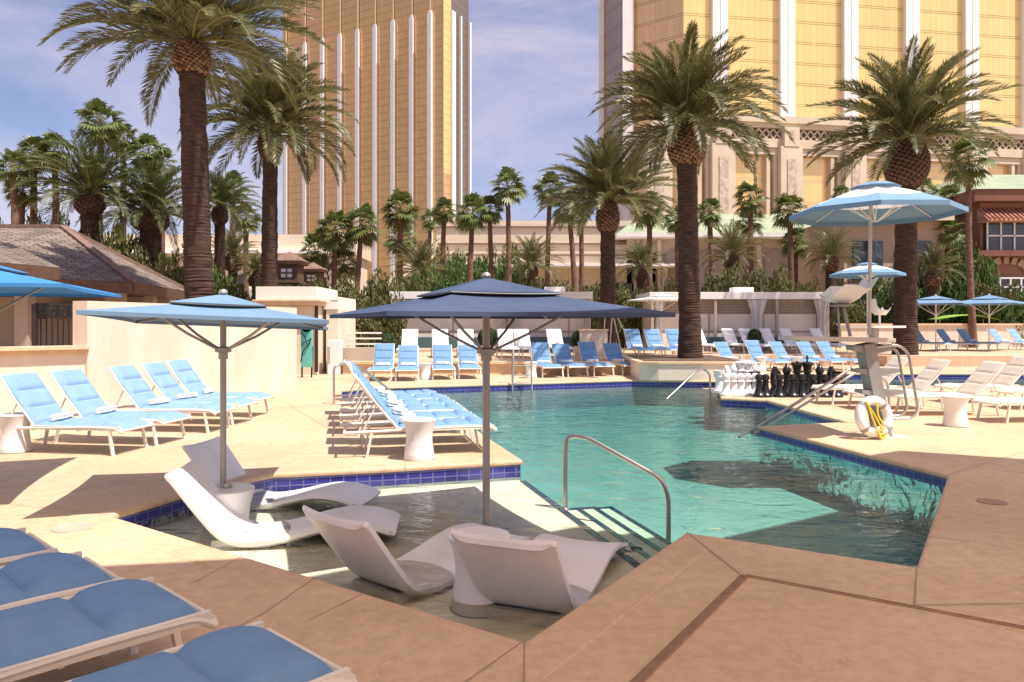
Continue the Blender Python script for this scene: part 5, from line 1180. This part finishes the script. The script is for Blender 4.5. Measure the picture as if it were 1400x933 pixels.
# ================================================================== LIFEGUARD STANDS
GX, GY = 5.62, 11.25
def guard_stand(lab, cat='lifeguard stand'):
    e = empty('lifeguard_stand', (GX, GY, 0), 0, lab, cat)
    q = lambda px, py, D=GY: dp(px, py, D) - Vector((GX, GY, 0))
    b, t = q(1207, 592), q(1183, 470); b.z = .0
    m = MB(); m.bar(b, t, .17, .30, 0, (0, 1, 0)); m.build('column', GREYM, e)
    fc = MB(); fc.lathe([(.16, 0), (.155, .03), (.13, .26), (.11, .28)], 20, (b.x, b.y, 0)); fc.box((b.x+.02, 0, .006), (.62, .42, .012)); fc.build('foot_socket', mk('weathered_collar', (.62, .56, .50), (.68, .62, .55), 5, .6), e)
    for k, (px, py) in enumerate(((1199, 477), (1205, 507), (1211, 536))):
        for s_, w in ((1, .22), (-1, .12)):
            p = q(px - (0 if s_ > 0 else 26), py); m = MB(); m.add([(p.x-.10*s_, -.13, p.z+.03), (p.x+w*s_, -.13, p.z+.035), (p.x+w*s_, -.13, p.z-.015), (p.x-.10*s_, -.13, p.z-.075), (p.x-.10*s_, .13, p.z+.03), (p.x+w*s_, .13, p.z+.035), (p.x+w*s_, .13, p.z-.015), (p.x-.10*s_, .13, p.z-.075)],
                [(0, 3, 2, 1), (4, 5, 6, 7), (0, 1, 5, 4), (1, 2, 6, 5), (2, 3, 7, 6), (3, 0, 4, 7)]); m.build('step', GREYM, e)
    m = MB(); a, c2 = q(1075, 462), q(1215, 466); m.box(((a.x+c2.x)/2, .06, (a.z+c2.z)/2), (c2.x-a.x, .58, .065), Matrix.Rotation(R(1.2), 3, 'Y'), bevel=.015); m.build('platform', PLANK, e)
    m = MB(); g1, g2_ = q(1160, 472), q(1215, 472); m.add([(g1.x, -.12, g1.z), (g2_.x, -.12, g2_.z), (t.x+.10, -.12, t.z-.16), (t.x-.04, -.12, t.z-.16), (g1.x, .12, g1.z), (g2_.x, .12, g2_.z), (t.x+.10, .12, t.z-.16), (t.x-.04, .12, t.z-.16)], [(3, 2, 1, 0), (4, 5, 6, 7), (0, 1, 5, 4), (1, 2, 6, 5), (2, 3, 7, 6), (3, 0, 4, 7)]); m.build('gusset', GREYM, e)
    # bucket seat on two legs
    m = MB(); s0, s1, s2, s3 = q(1128, 407), q(1142, 415), q(1172, 414), q(1190, 383); P = []
    prof = [(s0.x, s0.z), (s0.x+.05, s0.z-.045), (s1.x+.04, s1.z+.005), (s2.x-.12, s2.z-.01), (s2.x, s2.z+.06), (s2.x+.09, s2.z+.17), (s3.x, s3.z)]
    for x, z in prof:
        row = []
        for j in range(9):
            v = j/4-1; row.append((x, v*.25, z + abs(v)**1.8*(.10 if x < s0.x+.08 else (.27 if x < s2.x-.03 else (.15 if x < s2.x+.05 else .03)))))
        P.append(row)
    m.grid(P); m.grid([[(x, y, z-.016) for x, y, z in r_][::-1] for r_ in P])
    m.grid([[P[i][0] for i in range(7)], [(P[i][0][0], P[i][0][1], P[i][0][2]-.016) for i in range(7)]]); m.build('seat', WHITE, e)
    m = MB(); m.tube([q(1146, 416), q(1148, 460)], .018, 8); m.tube([q(1153, 416), q(1163, 460)], .026, 8); m.box((q(1152, 418).x, 0, q(1152, 418).z), (.24, .3, .02)); m.build('seat_leg', GREYM, e)
    m = MB(); u0, u1 = q(1189, 458), q(1191, 262); m.tube([u0, u1], .026, 12); m.build('parasol_pole', mk('weathered_pole', (.50, .46, .42), None, rough=.4), e)
    uc = q(1197, 300); oct_umbrella(e, (uc.x, 0, 0), 1.22, q(1197, 290).z, q(1197, 254).z, (R(6)*0, 0)); 
    hoop = MB(); hp_ = [q(1192, 475), q(1222, 471), q(1236, 482), q(1249, 560), q(1240, 571), q(1205, 572)]; 
    for i_, p in enumerate(hp_): p.y = -.14
    hoop.tube(smooth_path(hp_, .14), .021, 10); hp2 = [p + Vector((0, .30, .0)) for p in hp_]; hoop.tube(smooth_path(hp2, .14), .021, 10); hoop.build('grab_rail', STEEL, e)
    m = MB(); m.tube(smooth_path([q(1197, 300), q(1199, 345), q(1205, 355), q(1204, 338), q(1197, 330)], .05), .006, 5); m.tube([q(1221, 286), q(1223, 308)], .005, 5)
    m.build('cord', SKYC, e)
    return e
guard_stand('grey lifeguard stand with bucket seat, plank platform and white and blue parasol')
# ring buoy leaning on the column
ring = empty('ring_buoy', gp(1184, 597) + Vector((0, -.25, 0)), 0, 'white ring buoy with yellow rope leaning on the lifeguard stand', 'life ring'); ring.location.z = .33
ring.rotation_euler = (R(-9), 0, R(12))
cr = [(math.cos(a)*.235, 0, math.sin(a)*.235) for a in [2*PI*i/40 for i in range(40)]]
MB().tube(cr, .072, 14, closed=True).build('ring', WPLAS, ring)
m = MB()
for k in range(4): 
    a = PI/4 + k*PI/2; m.tube([(math.cos(a+d_)*.235, 0, math.sin(a+d_)*.235) for d_ in (-.1, 0, .1)], .077, 14)
m.build('band', GREYM, ring)
m = MB(); m.tube(smooth_path([(-.17, -.075, .22), (-.05, -.09, .02), (.05, -.09, -.2), (.07, -.07, -.30)], .1), .013, 6); m.tube(smooth_path([(-.15, -.075, .23), (-.09, -.085, -.02), (-.02, -.09, -.24), (.05, -.07, -.31)], .1), .013, 6); m.tube(smooth_path([(.02, -.075, .18), (.0, -.09, .0), (.09, -.09, -.12), (.04, -.07, -.30)], .1), .013, 6)
m.tube([(.04+.035*math.cos(a), -.085, -.29+.035*math.sin(a)) for a in [2*PI*i/10 for i in range(10)]], .014, 6, closed=True); m.build('rope', YELLOW, ring)
# second stand farther back
D2 = 20.5
q2 = lambda px, py: dp(px, py, D2)
o2 = Vector((q2(1187, 0).x, D2, 0)); e = empty('lifeguard_stand', o2, 0, 'second lifeguard stand farther back, its white chair facing away under a small blue parasol', 'lifeguard stand'); r2 = lambda px, py: q2(px, py) - o2
MB().tube([(0, 0, 0), r2(1187, 372)], .03, 8).build('parasol_pole', WHITE, e); cc = r2(1186, 375); oct_umbrella(e, (cc.x, 0, 0), .96, r2(1186, 375).z, r2(1186, 361).z, (0, 0))
m = MB(); a, b = r2(1157, 447), r2(1233, 448); m.box(((a.x+b.x)/2, .1, a.z), (b.x-a.x, .7, .06)); m.build('platform', WHITE, e)
MB().bar(r2(1195, 449), Vector((.1, .1, 0)), .2, .2).build('column', GREYM, e)
m = MB(); P = []
for x, z in ((1192, 409), (1194, 424), (1200, 430), (1208, 430), (1213, 424)):
    v_ = r2(x, z); P.append([(v_.x, y, v_.z + (.1 if abs(y) > .2 and z > 420 else 0)) for y in (-.25, -.15, 0, .15, .25)])
m.grid(P); m.grid([[(x, y, z-.02) for x, y, z in r_][::-1] for r_ in P]); m.build('seat', WHITE, e)
MB().tube([r2(1203, 430), r2(1203, 446)], .03, 8).build('seat_leg', WHITE, e)
# third guard chair among the loungers below the shorter date palm
o3 = dp(835, 433, 27.2); zt = o3.z; e = empty('lifeguard_chair', (o3.x, 27.2, TERR), 0, 'white high chair on splayed legs between terrace loungers, under the navy parasol edge', 'lifeguard chair')
MB().box((0, 0, zt-TERR), (.56, .5, .07), bevel=.02).build('seat', WHITE, e)
for (sx, ex) in ((.1, .38), (.22, .8)): MB().tube([(sx, 0, zt-TERR), (sx+ex, .3, .1)], .022, 6).build('leg', FRAME, e)
for ex in (-.2, .05): MB().tube([(ex, 0, zt-TERR), (ex-.06, .35, .0)], .022, 6).build('leg', FRAME, e)

# ================================================================== HANDRAILS AND LADDER
def rail(name, pts, r, lab, grp, flanges=(), two=None):
    b = pts[0]; e = empty(name, (b.x, b.y, b.z), 0, lab, 'handrail', grp); rel_ = [p - b for p in pts]
    MB().tube(smooth_path(rel_, .16, 8), r, 14).build('tube', STEEL, e)
    for p in flanges: MB().lathe([(r*2.2, 0), (r*2.2, .008), (r*1.5, .018), (r*1.02, .022)], 18, p - b).build('flange', STEEL, e)
    return e
def pz(px, py, D): return dp(px, py, D)
DA = FL*(EYE-LEDGE_Z)/(697-HZ); a = dp(773, 697, DA); DB = 7.35; b = dp(914, 706, DB); b.z -= .25
rail('pool_handrail', [Vector((a.x, a.y, LEDGE_Z)), dp(773, 597, DA), dp(800, 597, DA-.05), dp(905, 655, DB), dp(914, 680, DB), b], .024, 'bent steel handrail over the steps between shallow ledge and deep pool', 'steel pool handrails', (Vector((a.x, a.y, LEDGE_Z)),))
D3 = FL*EYE/(553-HZ); s_ = dp(456, 553, D3)
rail('pool_handrail', [Vector((s_.x, s_.y, 0)), dp(456, 499, D3), dp(486, 498, D3+.4), dp(510, 516, D3+.8), dp(556, 552, D3+1.5)], .026, 'steel handrail entering the pool behind the deck tongue loungers', 'steel pool handrails', (Vector((s_.x, s_.y, 0)),))
D4 = FL*(EYE-WZ)/(545-HZ); s_ = dp(971, 548, D4)
rail('pool_handrail', [dp(971, 552, D4), dp(971, 512, D4), dp(962, 504, D4), dp(952, 508, D4-.2), dp(912, 546, D4-1.0)], .026, 'small arched steel handrail in front of the planter wall', 'steel pool handrails')
s_ = dp(1176, 548, 11.9)
rail('pool_handrail', [Vector((dp(1200, 560, 12.6).x, 12.6, .0)), dp(1200, 520, 12.6), dp(1168, 501, 12.6), dp(1135, 523, 12.5), dp(1035, 585, 12.9), dp(1010, 598, 13.2)], .026, 'long slanting steel handrail passing in front of the black chess pieces', 'steel pool handrails')
rail('pool_handrail', [Vector((dp(1218, 560, 13.0).x, 13.0, .0)), dp(1214, 520, 13.0), dp(1180, 504, 13.0), dp(1150, 522, 12.9), dp(1052, 583, 13.3), dp(1030, 595, 13.5)], .022, 'thinner slanting steel handrail running just behind the long one', 'steel pool handrails')
e = empty('pool_ladder', (dp(714, 440, 21.2).x, 21.2, 0), 0, 'steel pool ladder at the far pool edge behind the navy parasol pole', 'ladder'); w = .28
for sx in (-1, 1):
    MB().tube(smooth_path([(sx*w, .55, 0), (sx*w, .50, .85), (sx*w*.9, .28, .98), (sx*w*.9, .02, .80), (sx*w, -.12, -.45)], .12), .024, 8).build('rail', GREYM, e)
for z in (-.25, .0, .25, .5): MB().tube([(-w, -.08 + .12*z, z), (w, -.08 + .12*z, z)], .018, 6).build('rung', GREYM, e)
# low white gate behind the handrail, lamp post
gt = empty('garden_gate', (dp(480, 440, 27).x, 27, TERR), 0, 'low white metal gate in front of the olive hedge', 'gate')
MB().box((-.35, 0, .62), (.25, .1, 1.0)).build('post', WHITE, gt)
m = MB()
for z in (.55, .75, .95): m.box((.35, 0, z), (1.5, .04, .06))
m.build('rails', WHITE, gt)
MB().tube([(-.2, .3, 0), (-.2, .3, 2.0)], .03, 6).build('sign_post', TAUPE, gt)
bm_ = MB().box((dp(492, 440, 26).x, 26.0, .62), (1.6, .5, .5)); tag(bm_.build('planter_box', TAUPE), 'brown planter box behind the first far poolside lounger', 'planter')
po_ = empty('waste_bin', (dp(811, 450, 29.5).x, 29.5, TERR), 0, 'square cream towel bin beside the shorter palm trunk', 'bin'); MB().box((0, 0, .5), (1.05, .7, 1.0), bevel=.02).build('body', STUCCO, po_); MB().box((0, 0, 1.03), (1.12, .76, .06), bevel=.01).build('lid', COPING, po_)

# ================================================================== GIANT CHESS
CP = {
 'pawn': [(.15, 0), (.15, .05), (.11, .09), (.075, .2), (.065, .32), (.11, .345), (.06, .37), (.09, .42), (.095, .46), (.06, .52), (.001, .535)],
 'rook': [(.165, 0), (.165, .06), (.12, .10), (.095, .22), (.09, .36), (.13, .39), (.13, .42), (.12, .43), (.135, .47), (.135, .55), (.09, .55), (.09, .51), (.001, .51)],
 'bishop': [(.165, 0), (.165, .06), (.12, .11), (.08, .24), (.07, .42), (.13, .45), (.07, .48), (.10, .54), (.095, .60), (.05, .68), (.025, .70), (.03, .72), (.001, .75)],
 'queen': [(.175, 0), (.175, .07), (.13, .12), (.09, .28), (.075, .50), (.14, .53), (.08, .56), (.09, .62), (.13, .72), (.10, .73), (.04, .75), (.045, .78), (.001, .80)],
 'king': [(.175, 0), (.175, .07), (.13, .12), (.095, .28), (.08, .52), (.145, .55), (.085, .58), (.095, .64), (.135, .75), (.10, .78), (.001, .79)]}
CM = {}
def chess_mesh(kind, col):
    k = (kind, col)
    if k in CM: return CM[k]
    m = MB()
    if kind == 'knight':
        m.lathe([(.165, 0), (.165, .06), (.12, .10), (.09, .20), (.10, .24), (.001, .25)], 20)
        out = [(-.09, .22), (-.11, .36), (-.10, .50), (-.05, .60), (.0, .67), (.03, .61), (.11, .55), (.17, .47), (.15, .42), (.08, .43), (.04, .40), (.08, .32), (.10, .22)]
        n = len(out); vs = [(x, -.055, z) for x, z in out] + [(x, .055, z) for x, z in out]; tri = tessellate_polygon([[Vector((x, z, 0)) for x, z in out]])
        m.add(vs, [(i, (i+1) % n, n+(i+1) % n, n+i) for i in range(n)] + [tuple(t) for t in tri] + [tuple(n+q for q in t)[::-1] for t in tri])
    else:
        m.lathe(CP[kind], 20)
        if kind == 'king': m.box((0, 0, .86), (.035, .03, .15)); m.box((0, 0, .87), (.10, .03, .035))
        if kind == 'queen':
            for i in range(8): m.box((math.cos(i*PI/4)*.115, math.sin(i*PI/4)*.115, .74), (.04, .04, .05), Matrix.Rotation(i*PI/4, 3, 'Z'))
    CM[k] = mesh_of(m, kind, BLACK if col == 'black' else WPLAS); return CM[k]
back_row = ['rook', 'knight', 'bishop', 'queen', 'king', 'bishop', 'knight', 'rook']
def piece(kind, col, x, y, lab, rz=0):
    o = bpy.data.objects.new('chess_' + kind, chess_mesh(kind, col)); COL.objects.link(o); o.location = (x, y, .006); o.rotation_euler.z = rz; tag(o, lab, 'chess piece', 'giant %s chess pieces' % col); return o
for k in range(6):
    x = dp(993 + 10.3*k, 543, 17.55).x; piece('pawn', 'white', x, 17.55 + .02*k, 'white chess pawn in the front white row, %s from the pool' % ORD[k])
    piece(['rook', 'knight', 'bishop', 'king', 'queen', 'bishop'][k], 'white', x + .05, 18.3, 'white chess %s standing behind the %s white pawn' % (['rook', 'knight', 'bishop', 'king', 'queen', 'bishop'][k], ORD[k]), 2.0)
for k in range(8):
    px = [1043, 1061, 1075, 1093, 1107, 1120, 1137, 1151][k]; kd_ = back_row[k]; D = 17.4
    px = [1032, 1060, 1076, 1090, 1104, 1121, 1137, 1150][k]
    piece(kd_, 'black', dp(px, 0, D+.5).x, D+.5, 'black chess %s, %s in the black back row from the white pieces' % (kd_, ORD[k]), .5)
    px2 = [1038, 1047, 1066, 1084, 1097, 1112, 1128, 1144][k]
    piece('pawn', 'black', dp(px2, 0, D-.1).x, D-.1, 'black chess pawn, %s in the black pawn row from the white pieces' % ORD[k])
bd = MB(); sq = .42
for i in range(8):
    for j in range(6):
        if (i+j) % 2: bd.add([(5.0+i*sq, 17.15+j*sq, .0085), (5.0+(i+1)*sq, 17.15+j*sq, .0085), (5.0+(i+1)*sq, 17.15+(j+1)*sq, .0085), (5.0+i*sq, 17.15+(j+1)*sq, .0085)], [(0, 1, 2, 3)])
tag(bd.build('chessboard', mk('board_tile', (.34, .24, .17), (.40, .29, .21), 4, .6)), 'brown squared giant chessboard set in the deck under the pieces', 'chessboard')
# depth marker tiles
dm_ = MB(); q = gp(548, 646, -.115); q.y -= .004
mk_e = empty('depth_marker', (q.x, q.y-.01, -.115), math.atan2(Vector(g2(530, 647, -.06))[1]-Hc[1], Vector(g2(530, 647, -.06))[0]-Hc[0])+PI, 'white tile with a dark no diving ring in the cobalt tile band', 'tile sign')
MB().box((0, .0, 0), (.16, .012, .085)).build('tile', WHITE, mk_e)
m = MB(); m.tube([(-.035+.024*math.cos(a), -.008, .024*math.sin(a)) for a in [2*PI*i/18 for i in range(18)]], .006, 5, closed=True); m.box((-.035, -.008, 0), (.045, .004, .007), Matrix.Rotation(.7, 3, 'Y')); m.box((.04, -.008, .014), (.04, .004, .006)); m.box((.04, -.008, -.008), (.04, .004, .006)); m.build('no_diving_symbol', BLACK, mk_e)
# numeral 5 on the ledge edge
five = [(.05, .10), (-.04, .10), (-.04, .02), (.02, .03), (.05, -.01), (.045, -.06), (0, -.09), (-.05, -.07)]
w5 = gp(868, 746, -.2); m = MB(); m.tube(smooth_path([(x*.8, y*.8, 0) for x, y in five], .02, 3), .010, 5); o = m.build('depth_numeral', DTILE, None, (w5.x-.02, w5.y+.02, LEDGE_Z+.006), R(-50)); tag(o, 'dark depth numeral set in the ledge floor near the blue edge line', 'numeral')
